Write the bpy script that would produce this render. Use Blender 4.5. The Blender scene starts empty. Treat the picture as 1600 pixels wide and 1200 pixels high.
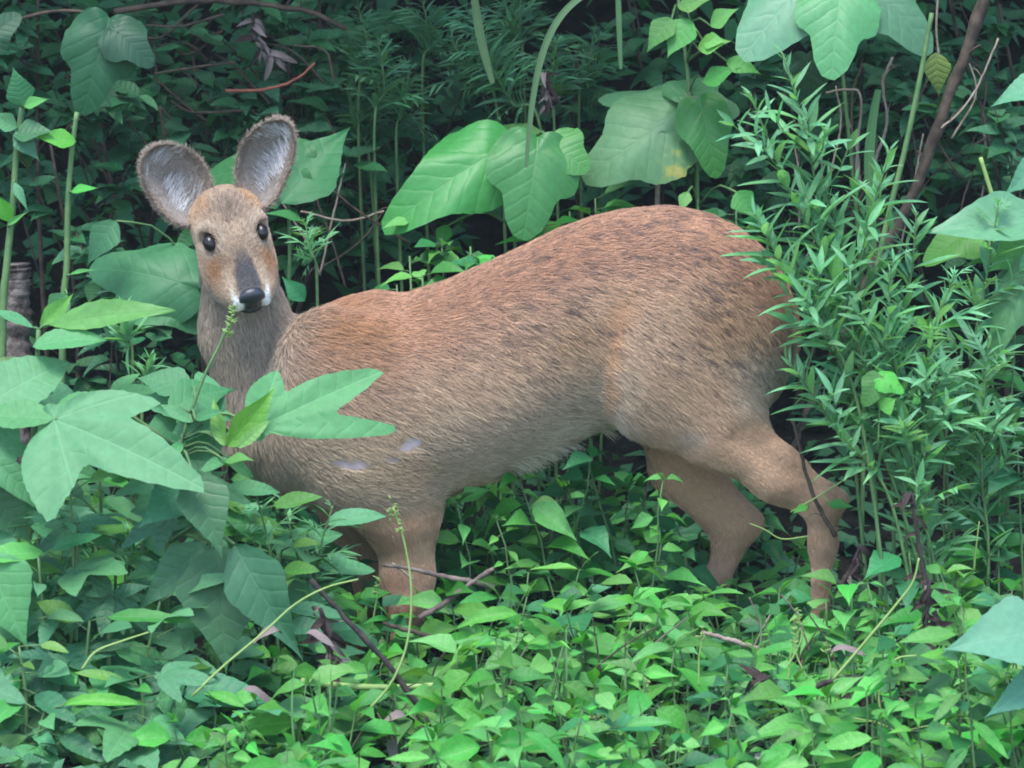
import bpy, math, random
import numpy as np
from mathutils import Vector, Matrix

# ------------------------------------------------------------------ camera, sky, sun, exposure
scene = bpy.context.scene
COL = scene.collection
PITCH = math.radians(7.0)          # the camera looks slightly down the bank
DIST = 7.0                         # metres to the deer
PXM = 1300.0                       # photo pixels per metre at the deer
CENTRE = Vector((0.0, 0.0, 0.36))  # what the middle of the frame looks at
CAM = CENTRE + Vector((0, -DIST*math.cos(PITCH), DIST*math.sin(PITCH)))
FWD = Vector((0, math.cos(PITCH), -math.sin(PITCH)))
UPV = Vector((0, math.sin(PITCH), math.cos(PITCH)))
cam_data = bpy.data.cameras.new('camera')
cam_data.sensor_width = 36.0
cam_data.lens = 36.0*DIST*PXM/1600.0
cam_data.clip_end = 2000.0
cam_data.dof.use_dof = True
cam_data.dof.focus_distance = DIST - 0.05
cam_data.dof.aperture_fstop = 13.0
cam = bpy.data.objects.new('camera', cam_data)
cam.location = CAM
cam.rotation_euler = (math.pi/2 - PITCH, 0, 0)
COL.objects.link(cam)
scene.camera = cam

SUN_EL, SUN_AZ = math.radians(66), math.radians(200)   # azimuth clockwise from +Y (behind and left of the camera)
world = bpy.data.worlds.new('World'); scene.world = world
world.use_nodes = True
wn = world.node_tree
bg = wn.nodes['Background']
sky = wn.nodes.new('ShaderNodeTexSky')
sky.sky_type = 'NISHITA'; sky.sun_disc = False
sky.sun_elevation = SUN_EL; sky.sun_rotation = SUN_AZ
sky.air_density = 1.0; sky.dust_density = 1.2; sky.ozone_density = 2.0
wn.links.new(sky.outputs[0], bg.inputs[0]); bg.inputs[1].default_value = 0.15
sd = bpy.data.lights.new('sun', 'SUN'); sd.energy = 1.5; sd.angle = math.radians(25); sd.color = (1.0, 0.99, 0.965)
sun = bpy.data.objects.new('sun', sd); COL.objects.link(sun)
sdir = Vector((math.sin(SUN_AZ)*math.cos(SUN_EL), math.cos(SUN_AZ)*math.cos(SUN_EL), math.sin(SUN_EL)))
sun.rotation_euler = sdir.to_track_quat('Z', 'Y').to_euler()
scene.view_settings.view_transform = 'Standard'
scene.view_settings.look = 'None'
scene.view_settings.gamma = 1.0
scene.view_settings.use_curve_mapping = False
scene.view_settings.exposure = 1.95
scene.cycles.max_bounces = 5
scene.cycles.diffuse_bounces = 3
scene.cycles.transmission_bounces = 4
scene.cycles.filter_width = 1.9
try: scene.cycles_curves.shape = 'RIBBONS'
except Exception: pass

# ------------------------------------------------------------------ helpers
RND = random.Random(7)
NPR = np.random.default_rng(11)

def P(px, py, Y=0.0):
    """photo pixel -> point on the vertical plane at depth Y"""
    dx = (px-800.0)/PXM/DIST; dz = (600.0-py)/PXM/DIST
    d = FWD + Vector((1, 0, 0))*dx + UPV*dz
    return CAM + d*((Y-CAM.y)/d.y)

def to_px(pts):
    """world points (n,3) -> photo pixels"""
    r = pts - np.array(CAM)
    f = r @ np.array(FWD)
    return 800+r[:, 0]/f*DIST*PXM, 600-(r @ np.array(UPV))/f*DIST*PXM

def ground_z(x, y):
    z = 0.10*y if y < 0 else 0.06*y
    if y > 0.35: z += 0.50*(y-0.35) if y < 3.5 else 0.50*3.15
    if y < -1.5: z -= 0.10*(min(-y, 30)-1.5)*0.2
    z += 0.018*math.sin(5.1*x+1.3)*math.cos(4.3*y) + 0.010*math.sin(13*x+7*y)
    return z + 0.018 - 0.03*max(-0.8, min(0.8, x))*0.5

def props(o, label=None, cat=None, group=None, kind=None):
    if label: o['label'] = label
    if cat: o['category'] = cat
    if group: o['group'] = group
    if kind: o['kind'] = kind
    return o

def mesh_obj(name, verts, faces, mat, parent=None, smooth=True, uvs=None):
    me = bpy.data.meshes.new(name)
    me.from_pydata([tuple(v) for v in verts], [], faces)
    if smooth: me.polygons.foreach_set('use_smooth', [True]*len(me.polygons))
    if uvs is not None:
        lay = me.uv_layers.new(name='UVMap')
        li = np.empty(len(me.loops), dtype=np.int32); me.loops.foreach_get('vertex_index', li)
        lay.data.foreach_set('uv', np.asarray(uvs, dtype=np.float32)[li].ravel())
    if mat: me.materials.append(mat)
    o = bpy.data.objects.new(name, me)
    COL.objects.link(o)
    if parent: o.parent = parent
    return o

def empty(name, loc=(0, 0, 0)):
    o = bpy.data.objects.new(name, None); o.location = loc; o.empty_display_size = 0.05
    COL.objects.link(o); return o

class Nodes:
    """tiny node-expression helper"""
    def __init__(self, mat):
        mat.use_nodes = True
        self.t = mat.node_tree; self.t.nodes.clear()
        self.out = self.t.nodes.new('ShaderNodeOutputMaterial')
    def n(self, typ, **kw):
        nd = self.t.nodes.new(typ)
        for k, v in kw.items(): setattr(nd, k, v)
        return nd
    def put(self, sock, v):
        if isinstance(v, bpy.types.NodeSocket): self.t.links.new(v, sock)
        elif v is not None: sock.default_value = v
    def m(self, op, a, b=None, c=None):
        nd = self.n('ShaderNodeMath', operation=op)
        for i, v in enumerate((a, b, c)):
            if v is not None: self.put(nd.inputs[i], v)
        return nd.outputs[0]
    def step(self, x, lo, hi):
        nd = self.n('ShaderNodeMapRange', interpolation_type='SMOOTHSTEP')
        self.put(nd.inputs[0], x); self.put(nd.inputs[1], lo); self.put(nd.inputs[2], hi)
        return nd.outputs[0]
    def mix(self, f, a, b, blend='MIX'):
        nd = self.n('ShaderNodeMix', data_type='RGBA', blend_type=blend)
        self.put(nd.inputs[0], f)
        for i, v in ((6, a), (7, b)):
            self.put(nd.inputs[i], (*v, 1) if isinstance(v, tuple) and len(v) == 3 else v)
        return nd.outputs[2]
    def noise(self, scale, vec=None, detail=3.0, rough=0.55):
        nd = self.n('ShaderNodeTexNoise')
        nd.inputs['Scale'].default_value = scale; nd.inputs['Detail'].default_value = detail
        nd.inputs['Roughness'].default_value = rough
        if vec: self.put(nd.inputs['Vector'], vec)
        return nd.outputs['Fac']
    def bsdf(self, color, rough=0.5, spec=0.5, normal=None):
        nd = self.n('ShaderNodeBsdfPrincipled')
        self.put(nd.inputs['Base Color'], (*color, 1) if isinstance(color, tuple) and len(color) == 3 else color)
        self.put(nd.inputs['Roughness'], rough); self.put(nd.inputs['Specular IOR Level'], spec)
        if normal: self.put(nd.inputs['Normal'], normal)
        return nd.outputs[0]
    def bump(self, h, strength=0.3, dist=0.002):
        nd = self.n('ShaderNodeBump'); nd.inputs['Strength'].default_value = strength
        nd.inputs['Distance'].default_value = dist; self.put(nd.inputs['Height'], h)
        return nd.outputs[0]
    def done(self, surf): self.t.links.new(surf, self.out.inputs[0])

def simple_mat(name, c1, c2, scale=30.0, rough=0.8, spec=0.2, bump=0.0, dist=0.004):
    mt = bpy.data.materials.new(name); N = Nodes(mt)
    tc = N.n('ShaderNodeTexCoord').outputs['Object']
    f = N.noise(scale, tc, 5, 0.65)
    c = N.mix(N.step(f, 0.35, 0.65), c1, c2)
    N.done(N.bsdf(c, rough, spec, N.bump(f, bump, dist) if bump else None))
    return mt
# ------------------------------------------------------------------ the deer
def smin(a, b, k):
    h = np.clip(0.5+0.5*(b-a)/k, 0, 1)
    return b*(1-h)+a*h - k*h*(1-h)

class Field:
    """signed-distance volume on a regular grid, blended primitive by primitive"""
    def __init__(self, lo, hi, step):
        self.lo, self.s = np.array(lo, float), step
        n = np.ceil((np.array(hi)-self.lo)/step).astype(int)+1
        ax = [self.lo[i]+np.arange(n[i])*step for i in range(3)]
        self.X, self.Y, self.Z = [a.astype(np.float32) for a in np.meshgrid(*ax, indexing='ij')]
        self.f = np.full(self.X.shape, 9.0, np.float32)
    def add(self, d, k): self.f = smin(self.f, d, k)
    def cut(self, d, k): self.f = -smin(-self.f, d, k)
    def cone(self, a, b, ra, rb, k=0.02, sq=(1, 1, 1)):
        a = np.array(a); b = np.array(b); s = np.array(sq, float)
        ax, bx = a/s, b/s; d = bx-ax; L = d@d
        px, py, pz = self.X/s[0]-ax[0], self.Y/s[1]-ax[1], self.Z/s[2]-ax[2]
        t = np.clip((px*d[0]+py*d[1]+pz*d[2])/L, 0, 1)
        self.add(np.sqrt((px-t*d[0])**2+(py-t*d[1])**2+(pz-t*d[2])**2)-(ra+(rb-ra)*t), k)
    def groove(self, a, b, r, k):
        d = b-a; px, py, pz = self.X-a[0], self.Y-a[1], self.Z-a[2]
        t = np.clip((px*d[0]+py*d[1]+pz*d[2])/(d@d), 0, 1)
        self.cut(np.sqrt((px-t*d[0])**2+(py-t*d[1])**2+(pz-t*d[2])**2)-r, k)
    def ell(self, c, r, k=0.02, M=None, cut=False):
        px, py, pz = self.X-c[0], self.Y-c[1], self.Z-c[2]
        if M is not None:
            M = np.array(M)
            px, py, pz = [M[0, i]*px+M[1, i]*py+M[2, i]*pz for i in range(3)]
        q = np.sqrt((px/r[0])**2+(py/r[1])**2+(pz/r[2])**2)
        d = (q-1)*min(r)
        (self.cut if cut else self.add)(d, k)
    def surface(self):
        """naive surface nets"""
        f = self.f; ins = f < 0
        nx, ny, nz = f.shape
        acc = np.zeros((nx-1, ny-1, nz-1, 3), np.float32); cnt = np.zeros((nx-1, ny-1, nz-1), np.float32)
        crn = [(i, j, k) for i in (0, 1) for j in (0, 1) for k in (0, 1)]
        sub = lambda a, c: a[c[0]:nx-1+c[0], c[1]:ny-1+c[1], c[2]:nz-1+c[2]]
        for c in crn:
            for ax in range(3):
                if c[ax]: continue
                e = list(c); e[ax] = 1
                fa, fb = sub(f, c), sub(f, e)
                m = (fa < 0) != (fb < 0)
                t = np.where(m, fa/np.where(m, fa-fb, 1), 0)
                for q in range(3):
                    acc[..., q] += np.where(m, c[q]+(t if q == ax else 0), 0)
                cnt += m
        act = cnt > 0
        idx = np.full(act.shape, -1, np.int64); idx[act] = np.arange(act.sum())
        ijk = np.argwhere(act)
        V = self.lo + (ijk + acc[act]/cnt[act][:, None])*self.s
        F = []
        for ax in range(3):
            o = [q for q in range(3) if q != ax]
            sl0 = [slice(None)]*3; sl1 = [slice(None)]*3
            sl0[ax] = slice(0, -1); sl1[ax] = slice(1, None)
            m = ins[tuple(sl0)] != ins[tuple(sl1)]
            e = np.argwhere(m)
            ok = (e[:, o[0]] > 0) & (e[:, o[1]] > 0) & (e[:, o[0]] < f.shape[o[0]]-1) & (e[:, o[1]] < f.shape[o[1]]-1)
            e = e[ok]
            d0 = np.zeros(3, int); d0[o[0]] = 1
            d1 = np.zeros(3, int); d1[o[1]] = 1
            q = np.stack([idx[tuple((e-d0-d1).T)], idx[tuple((e-d1).T)], idx[tuple(e.T)], idx[tuple((e-d0).T)]], 1)
            first_in = ins[tuple(e.T)]
            flip = first_in if ax == 1 else ~first_in
            q[flip] = q[flip][:, ::-1]
            F.append(q)
        return V, np.concatenate(F)

def px3(x, y, dep=0.0): return np.array(P(x, y, dep))
R = 1/PXM

def build_body():
    B = Field((-0.38, -0.20, -0.06), (0.46, 0.20, 0.61), 0.0052)
    # trunk: back line, belly line and half width read along the animal
    st = np.array([
        (402, 655, 700, .012), (412, 615, 728, .040), (430, 562, 752, .062), (455, 512, 772, .080), (490, 488, 788, .092),
        (540, 468, 797, .102), (580, 458, 794, .108), (630, 462, 788, .112), (690, 444, 774, .117), (760, 415, 744, .121),
        (820, 387, 716, .121), (870, 362, 692, .116), (920, 344, 672, .108), (965, 332, 660, .102), (1040, 324, 664, .102),
        (1100, 334, 668, .102), (1150, 356, 670, .093), (1190, 388, 640, .080), (1216, 420, 612, .062), (1233, 455, 582, .044), (1240, 485, 555, .026)])
    xs = (st[:, 0]-800)*R
    top = np.array([P(a, b).z for a, b in st[:, :2]]); bot = np.array([P(a, c).z for a, c in st[:, [0, 2]]])
    xq = np.linspace(xs[0], xs[-1], 400)
    ker = np.exp(-0.5*(np.arange(-9, 10)/4.0)**2); ker /= ker.sum()
    sm = lambda v: np.convolve(np.pad(np.interp(xq, xs, v), 9, mode='edge'), ker, 'valid')
    T, Bt, W = sm(top), sm(bot), sm(st[:, 3])
    gx = B.X[:, 0, 0]
    t_, b_, w_ = [np.interp(gx, xq, v)[:, None, None] for v in (T, Bt, W)]
    end = np.maximum(np.maximum(xs[0]-B.X, B.X-xs[-1]), 0)
    zc = b_+(t_-b_)*0.47
    h = np.where(B.Z > zc, t_-zc, zc-b_)
    q = np.sqrt(np.abs(B.Y/w_)**2.15+np.abs((B.Z-zc)/h)**2.15)
    B.add(((q**(2/2.15))-1)*np.minimum(np.minimum(w_, h), 0.09)+end*5, 0.001)
    # neck
    B.cone(px3(372, 425, -.015), px3(386, 520, -.010), 54*R, 58*R, .02)
    B.cone(px3(386, 520, -.010), px3(452, 640, 0), 60*R, 112*R, .035, (1, .85, 1))
    # shoulders, fore legs
    for s, (ex, ey), (kx, ky), (fx, fy), (hx, hy) in ((-1, (634, 815), (637, 900), (632, 985), (622, 1062)), (1, (572, 815), (578, 905), (572, 980), (560, 1058))):
        B.ell(px3(545, 640, s*.082), (.085, .040, .125), .022, Matrix.Rotation(math.radians(-18), 3, 'Y'))
        B.cone(px3(578, 725, s*.064), px3(ex-10, ey-10, s*.058), 66*R, 54*R, .04, (1, .8, 1))
        w = 1.0 if s < 0 else .62
        B.cone(px3(ex, ey, s*.058), px3(kx, ky, s*.052), 46*R*w, 40*R*w, .02, (1, .8, 1))
        B.cone(px3(kx, ky, s*.052), px3(kx-1, ky+42, s*.052), 40*R*w, 33*R*w, .015, (1, .8, 1))
        B.cone(px3(kx-1, ky+42, s*.052), px3(fx, fy, s*.052), 31*R*w, 19*R, .015)
        B.cone(px3(fx, fy, s*.052), px3(hx, hy-20, s*.052), 17*R, 19*R, .012)
        B.cone(px3(hx, hy-22, s*.052), px3(hx-10, hy, s*.052), 18*R, 14*R, .008)
    # near thigh and hind leg
    s = -1
    B.ell(px3(1090, 520, s*.066), (.108, .048, .115), .016)
    B.ell(px3(1012, 552, s*.080), (.050, .034, .085), .012, Matrix.Rotation(math.radians(6), 3, 'Y'))
    B.cone(px3(1035, 590, s*.070), px3(1120, 666, s*.076), 76*R, 56*R, .045, (1, .62, 1))
    B.cone(px3(1120, 668, s*.076), px3(1215, 740, s*.078), 55*R, 40*R, .02, (1, .7, 1))
    B.cone(px3(1215, 740, s*.078), px3(1282, 786, s*.078), 41*R, 29*R, .02, (1, .75, 1))
    B.cone(px3(1262, 752, s*.078), px3(1313, 778, s*.078), 14*R, 13*R, .008)
    B.cone(px3(1286, 788, s*.078), px3(1286, 850, s*.076), 28*R, 18*R, .014, (1, .8, 1))
    B.cone(px3(1286, 850, s*.076), px3(1280, 985, s*.074), 18*R, 14*R, .02, (1, .85, 1))
    B.cone(px3(1281, 985, s*.074), px3(1272, 1040, s*.074), 19*R, 19*R, .012)
    B.cone(px3(1272, 1040, s*.074), px3(1258, 1068, s*.074), 18*R, 14*R, .008)
    B.groove(px3(1150, 684, -.116), px3(1275, 760, -.104), .012, .010)
    B.groove(px3(1262, 800, -.106), px3(1284, 880, -.098), .006, .008)
    # far thigh and hind leg
    s = 1
    B.ell(px3(1090, 520, s*.062), (.108, .048, .110), .03)
    B.cone(px3(1036, 600, s*.060), px3(1068, 730, s*.062), 52*R, 48*R, .03, (1, .7, 1))
    B.cone(px3(1068, 730, s*.062), px3(1140, 812, s*.064), 48*R, 40*R, .02, (1, .75, 1))
    B.cone(px3(1140, 808, s*.064), px3(1176, 814, s*.064), 34*R, 19*R, .010, (1, .75, 1))
    B.cone(px3(1150, 826, s*.064), px3(1120, 905, s*.064), 31*R, 19*R, .018, (1, .75, 1))
    B.cone(px3(1120, 905, s*.064), px3(1080, 985, s*.064), 19*R, 15*R, .012)
    B.cone(px3(1080, 985, s*.064), px3(1062, 1035, s*.064), 15*R, 17*R, .010)
    B.cone(px3(1066, 1035, s*.064), px3(1050, 1060, s*.064), 18*R, 13*R, .008)
    return B.surface()

# head frame: columns = side (x), forward along the muzzle (y), dorsal (z)
HP = math.radians(50)
HM = (Matrix.Rotation(math.radians(-11.0), 3, 'Y') @ Matrix.Rotation(math.radians(13), 3, 'Z') @
      Matrix(((1, 0, 0), (0, -math.cos(HP), -math.sin(HP)), (0, -math.sin(HP), math.cos(HP)))))
HM = np.array(HM)
HC = px3(366, 371, -0.075)
HS = 0.80
def head_pt(v): return HC + (HM @ (np.asarray(v, float)*HS).T).T if np.ndim(v) == 1 else HC + (np.asarray(v)*HS) @ HM.T

def build_head():
    H = Field((-.085, -.10, -.09), (.085, .130, .065), 0.0028)
    H.ell((0, -.040, -.010), (.052, .046, .040), .02)
    H.ell((0, -.004, -.008), (.049, .040, .032), .02)
    H.cone((0, .004, -.020), (0, .078, -.030), .038, .0230, .02, (1, 1, .90))
    H.cone((0, .010, .003), (0, .084, -.014), .017, .012, .015)
    H.ell((0, .088, -.026), (.0245, .016, .0175), .012)
    H.cone((0, -.030, -.050), (0, .074, -.043), .026, .012, .02)
    for s in (-1, 1):
        H.ell((s*.033, .022, -.034), (.0225, .042, .027), .018)
        H.ell((s*.025, .042, -.046), (.0235, .040, .024), .018)
        H.ell((s*.017, .064, -.031), (.0185, .030, .0175), .018)
        H.ell((s*.034, -.010, .017), (.013, .014, .008), .012)
        H.ell((s*.0455, .007, .0135), (.0125, .0150, .0130), .005, cut=True)
        H.ell((s*.0175, .094, -.031), (.0085, .009, .0115), .010)
    H.ell((0, .106, -.0430), (.016, .012, .0022), .004, cut=True)
    H.cone((0, -.045, -.014), (0, -.06, -.05), .044, .046, .025)   # into the neck
    V, F = H.surface()
    if np.linalg.det(HM) < 0: F = F[:, ::-1]
    return V, F

def ear_mesh(base, tip, wid, face, cup, roll):
    """cupped ear: inner and outer skins joined at the rim. returns V,F,(s,t,inner)"""
    base, tip = np.array(base), np.array(tip)
    ax = tip-base; L = np.linalg.norm(ax); ax /= L
    n = np.array(face, float); n -= ax*(n@ax); n /= np.linalg.norm(n)
    sd = np.cross(ax, n)
    ns, nt = 22, 17
    V, info = [], []
    for inner in (1, 0):
        for i in range(ns+1):
            s = math.sin(i/ns*math.pi/2)**1.15
            w = wid*(math.sqrt(max(0, 1-(max(0, s-.5)/.5)**1.75)))
            if s < .5: w = wid*math.sqrt(1-.95*((.5-s)/.5)**2.8)
            for j in range(nt+1):
                t = -1+2*j/nt
                d = cup*(1-t*t)*(math.sin(math.pi*(0.18+0.75*s)))*1.0
                th = 0.0 if inner else 0.0035*(1-t**6)+0.004*(1-s)
                # the rim folds forward near the base
                fold = 0.35*(1-s)**2*t*t*wid
                p = base + ax*(L*s) + sd*(w*t*(1-0.18*(1-s))) - n*(d+th) + n*fold + sd*roll*math.sin(math.pi*s)*0.006
                V.append(p); info.append((s, t, inner))
    F = []; m = (ns+1)*(nt+1)
    for i in range(ns):
        for j in range(nt):
            a = i*(nt+1)+j; q = (a, a+1, a+nt+2, a+nt+1)
            F.append(q); F.append(tuple(x+m for x in reversed(q)))
    return np.array(V), np.array(F), np.array(info)

def lerp(a, b, t): return a+(b-a)*t
def sst(x, lo, hi):
    t = np.clip((x-lo)/(hi-lo), 0, 1); return t*t*(3-2*t)

def vnoise(p, seed):
    """smooth value noise in 3-D, 0..1"""
    p = np.asarray(p, float); i = np.floor(p).astype(np.int64); f = p-i; f = f*f*(3-2*f)
    def hsh(a):
        v = (a[:, 0]*374761393 + a[:, 1]*668265263 + a[:, 2]*2147483647 + seed*974711) & 0x7fffffff
        v = ((v ^ (v >> 13))*1274126177) & 0x7fffffff
        return ((v ^ (v >> 16)) & 0xffff)/65535.0
    r = 0
    for c in range(8):
        o = np.array([(c >> 2) & 1, (c >> 1) & 1, c & 1])
        w = np.prod(np.where(o, f, 1-f), axis=1)
        r = r+w*hsh(i+o)
    return r

C = lambda *a: np.array(a, float)
RED, TAN, GREY, CREAM = C(.330, .175, .105), C(.420, .280, .180), C(.385, .310, .220), C(.56, .50, .42)
NECK, LEG, ORANGE, DARK = C(.315, .250, .185), C(.460, .292, .190), C(.34, .165, .070), C(.045, .033, .032)

def body_colour(Vw):
    """coat pattern of the trunk, neck and legs (by place on the animal)"""
    x, y = to_px(Vw)
    wob = (vnoise(Vw*26, 3)-.5)*46
    yy = y+wob
    # height through the trunk 0 back .. 1 belly
    tx = np.array([400, 450, 540, 630, 760, 870, 965, 1040, 1150, 1200, 1250])
    tt = np.array([600, 500, 468, 462, 415, 362, 332, 324, 356, 400, 480])
    tb = np.array([740, 772, 796, 792, 756, 706, 676, 680, 690, 690, 690])
    h = (yy-np.interp(x, tx, tt))/(np.interp(x, tx, tb)-np.interp(x, tx, tt))
    c = lerp(RED[None], TAN[None], sst(h, .12, .50)[:, None])
    c = lerp(c, GREY[None], (sst(h, .46, .80)*.85)[:, None])
    # rump keeps its russet further down, pale grey behind the thigh
    c = lerp(c, TAN[None], (sst(x, 950, 1010)*sst(h, .45, .7)*.9)[:, None])
    c = lerp(c, C(.43, .36, .28)[None], (sst(x, 1110, 1190)*sst(y+wob*.5, 520, 580)*(1-sst(y, 640, 690)))[:, None]*.9)
    c = lerp(c, C(.29, .165, .075)[None], (np.exp(-((x-1120)/55)**2-((y-505)/45)**2)*.55)[:, None])
    # warm shoulder, flank fold
    c = lerp(c, ORANGE[None], (np.exp(-((x-545)/80)**2-((yy-515)/42)**2)*.75)[:, None])
    fx = np.interp(y, (420, 470, 520, 580, 660), (985, 966, 953, 947, 945))
    c = lerp(c, ORANGE[None], (np.exp(-((x-fx+wob*.15)/np.interp(y, (430, 520, 650), (26, 15, 13)))**2)*sst(y, 425, 500)*(1-sst(y, 620, 670))*.62)[:, None])
    c = lerp(c, C(.30, .17, .075)[None], (np.exp(-((x-890)/55)**2-((yy-545)/38)**2)*.5)[:, None])
    # belly fringe
    c = lerp(c, CREAM[None], (sst(h, .84, 1.0)*sst(x, 760, 900)*(1-sst(x, 955, 975))*.9)[:, None])
    # chest and neck
    c = lerp(c, NECK[None], (1-sst(x+.20*(y-500)+wob*.6, 432, 520))[:, None])
    c = lerp(c, C(.30, .20, .115)[None], (np.exp(-((x-620)/70)**2-((yy-745)/40)**2)*.6)[:, None])
    # legs
    fl = sst(y, 770, 815)*(1-sst(x, 720, 760))
    c = lerp(c, LEG[None], fl[:, None])
    hl = sst(x-(1000-(y-700)*.2), -20, 60)*sst(y+.15*(x-1000), 640, 725)
    c = lerp(c, LEG[None], hl[:, None])
    c = lerp(c, C(.27, .15, .10)[None], (sst(y, 880, 960)*(hl+fl > .5)*.7)[:, None])
    c = lerp(c, C(.40, .33, .26)[None], (np.exp(-((x-1075)/26)**2-((y-682)/14)**2)*.8)[:, None])
    c = lerp(c, C(.03, .025, .022)[None], sst(y, 1040, 1052)[:, None])
    return c, h, hl, fl

SCARS = ((642, 693, 21, 9, -.5), (550, 724, 34, 8, .05), (615, 718, 14, 6, 0))
def scar_mask(Vw):
    x, y = to_px(Vw); m = np.zeros(len(x))
    for cx, cy, a, b, r in SCARS:
        dx, dy = x-cx, y-cy
        u, v = dx*math.cos(r)+dy*math.sin(r), -dx*math.sin(r)+dy*math.cos(r)
        m = np.maximum(m, 1-sst((u/a)**2+(v/b)**2, .5, 1.3))
    return m*(Vw[:, 1] < 0)

def head_colour(q):
    """face pattern in head space (side, forward, dorsal)"""
    x, y, z = np.abs(q[:, 0]), q[:, 1], q[:, 2]
    c = np.tile(C(.335, .240, .165), (len(q), 1))
    c = lerp(c, C(.235, .175, .130)[None], (np.exp(-(x/.030)**2-((y+.032)/.026)**2)*.95)[:, None])   # grey forehead
    c = lerp(c, C(.42, .32, .225)[None], (np.exp(-(x/.022)**2-((y-.012)/.018)**2)*.6)[:, None])
    c = lerp(c, C(.235, .115, .050)[None], (np.exp(-((x-.040)/.014)**2-((y-.046)/.022)**2)*.95)[:, None])  # rusty cheek
    c = lerp(c, C(.080, .074, .076)[None], ((1-sst(x-.011*sst(y, .03, .08), .003, .012))*sst(y, .022, .06)*sst(z, -.045, -.02))[:, None])  # dark bridge
    c = lerp(c, C(.36, .29, .21)[None], (np.exp(-((x-.026)/.006)**2)*sst(y, .045, .06)*.7)[:, None])
    c = lerp(c, C(.82, .79, .75)[None], (sst(y, .068, .080)*sst(x, .012, .016)*(1-sst(x, .024, .030))*(1-sst(z, -.018, -.010)))[:, None])   # white lip sides
    c = lerp(c, C(.37, .305, .235)[None], ((1-sst(z, -.052, -.034))*.85)[:, None])                      # pale chin
    c = lerp(c, C(.28, .23, .17)[None], ((1-sst(y, .0, .03))*(1-sst(z, -.045, -.022)))[:, None])
    c = lerp(c, C(.34, .20, .11)[None], (sst(x, .018, .03)*(1-sst(y, -.045, -.02))*sst(z, .0, .02)*.7)[:, None])
    rr = np.sqrt(((y-.007)/1.15)**2+(z-.012)**2+((x-.042)*.8)**2)
    c = lerp(c, C(.43, .35, .27)[None], (np.exp(-((rr-.020)/.005)**2)*.5)[:, None])
    c = lerp(c, C(.05, .038, .032)[None], (1-sst(rr, .0120, .0138))[:, None])
    c = lerp(c, C(.06, .048, .042)[None], (np.exp(-((x-.036)/.006)**2-((y-.0235)/.006)**2-((z-.008)/.006)**2)*.9)[:, None])   # tear corner
    return c

def tri_of(F): return np.concatenate([F[:, [0, 1, 2]], F[:, [0, 2, 3]]])

def scatter(V, F, N, dens):
    """random surface points: tri sampling with density per vertex (hairs per m2)"""
    T = tri_of(F); a, b, c = V[T[:, 0]], V[T[:, 1]], V[T[:, 2]]
    ar = np.linalg.norm(np.cross(b-a, c-a), axis=1)/2
    ex = ar*dens[T].mean(1)
    k = NPR.poisson(ex)
    t = np.repeat(np.arange(len(T)), k)
    u, v = NPR.random(len(t)), NPR.random(len(t))
    fl = u+v > 1; u[fl] = 1-u[fl]; v[fl] = 1-v[fl]
    w = 1-u-v
    p = a[t]*w[:, None]+b[t]*u[:, None]+c[t]*v[:, None]
    Tn = T[t]
    n = N[Tn[:, 0]]*w[:, None]+N[Tn[:, 1]]*u[:, None]+N[Tn[:, 2]]*v[:, None]
    n /= np.linalg.norm(n, axis=1)[:, None]+1e-9
    return p, n, Tn, np.stack([w, u, v], 1)

def vnormals(V, F):
    n = np.zeros_like(V)
    fn = np.cross(V[F[:, 2]]-V[F[:, 0]], V[F[:, 3]]-V[F[:, 1]])
    for i in range(4): np.add.at(n, F[:, i], fn)
    return n/(np.linalg.norm(n, axis=1)[:, None]+1e-12)

def relax(V, F, it, lam=.5):
    E = np.concatenate([F[:, [0, 1]], F[:, [1, 2]], F[:, [2, 3]], F[:, [3, 0]]])
    for _ in range(it):
        s = np.zeros_like(V); c = np.zeros(len(V))
        np.add.at(s, E[:, 0], V[E[:, 1]]); np.add.at(s, E[:, 1], V[E[:, 0]])
        np.add.at(c, E[:, 0], 1); np.add.at(c, E[:, 1], 1)
        V = V+(s/c[:, None]-V)*lam
    return V

HAIR = {'p': [], 'r': [], 'c': []}
def grow(p, n, flow, length, lift, col, rad, droop=0.0, jit=.22, k=4):
    """append hairs: k points each, lying along flow and lifting off the skin"""
    m = len(p)
    flow = flow+NPR.normal(0, jit, (m, 3))
    d = flow-n*np.sum(flow*n, 1)[:, None]
    d /= np.linalg.norm(d, axis=1)[:, None]+1e-9
    length = np.broadcast_to(length, (m,))*(0.7+.6*NPR.random(m)); lift = np.broadcast_to(lift, (m,))*(0.6+.8*NPR.random(m))
    pts = np.zeros((m, k, 3))
    for i in range(k):
        s = i/(k-1)
        off = d*(length*s)[:, None] + n*(length*lift*(s-.45*s*s)+.0003*(i > 0)-.0008*(i == 0))[:, None]
        off[:, 2] -= droop*length*s*s
        pts[:, i] = p+off
    tip = np.linspace(1, .22, k)
    HAIR['p'].append(pts.reshape(-1, 3))
    HAIR['r'].append((np.broadcast_to(rad, (m,))[:, None]*tip[None]).ravel())
    HAIR['c'].append(np.repeat(col, k, axis=0))

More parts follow.
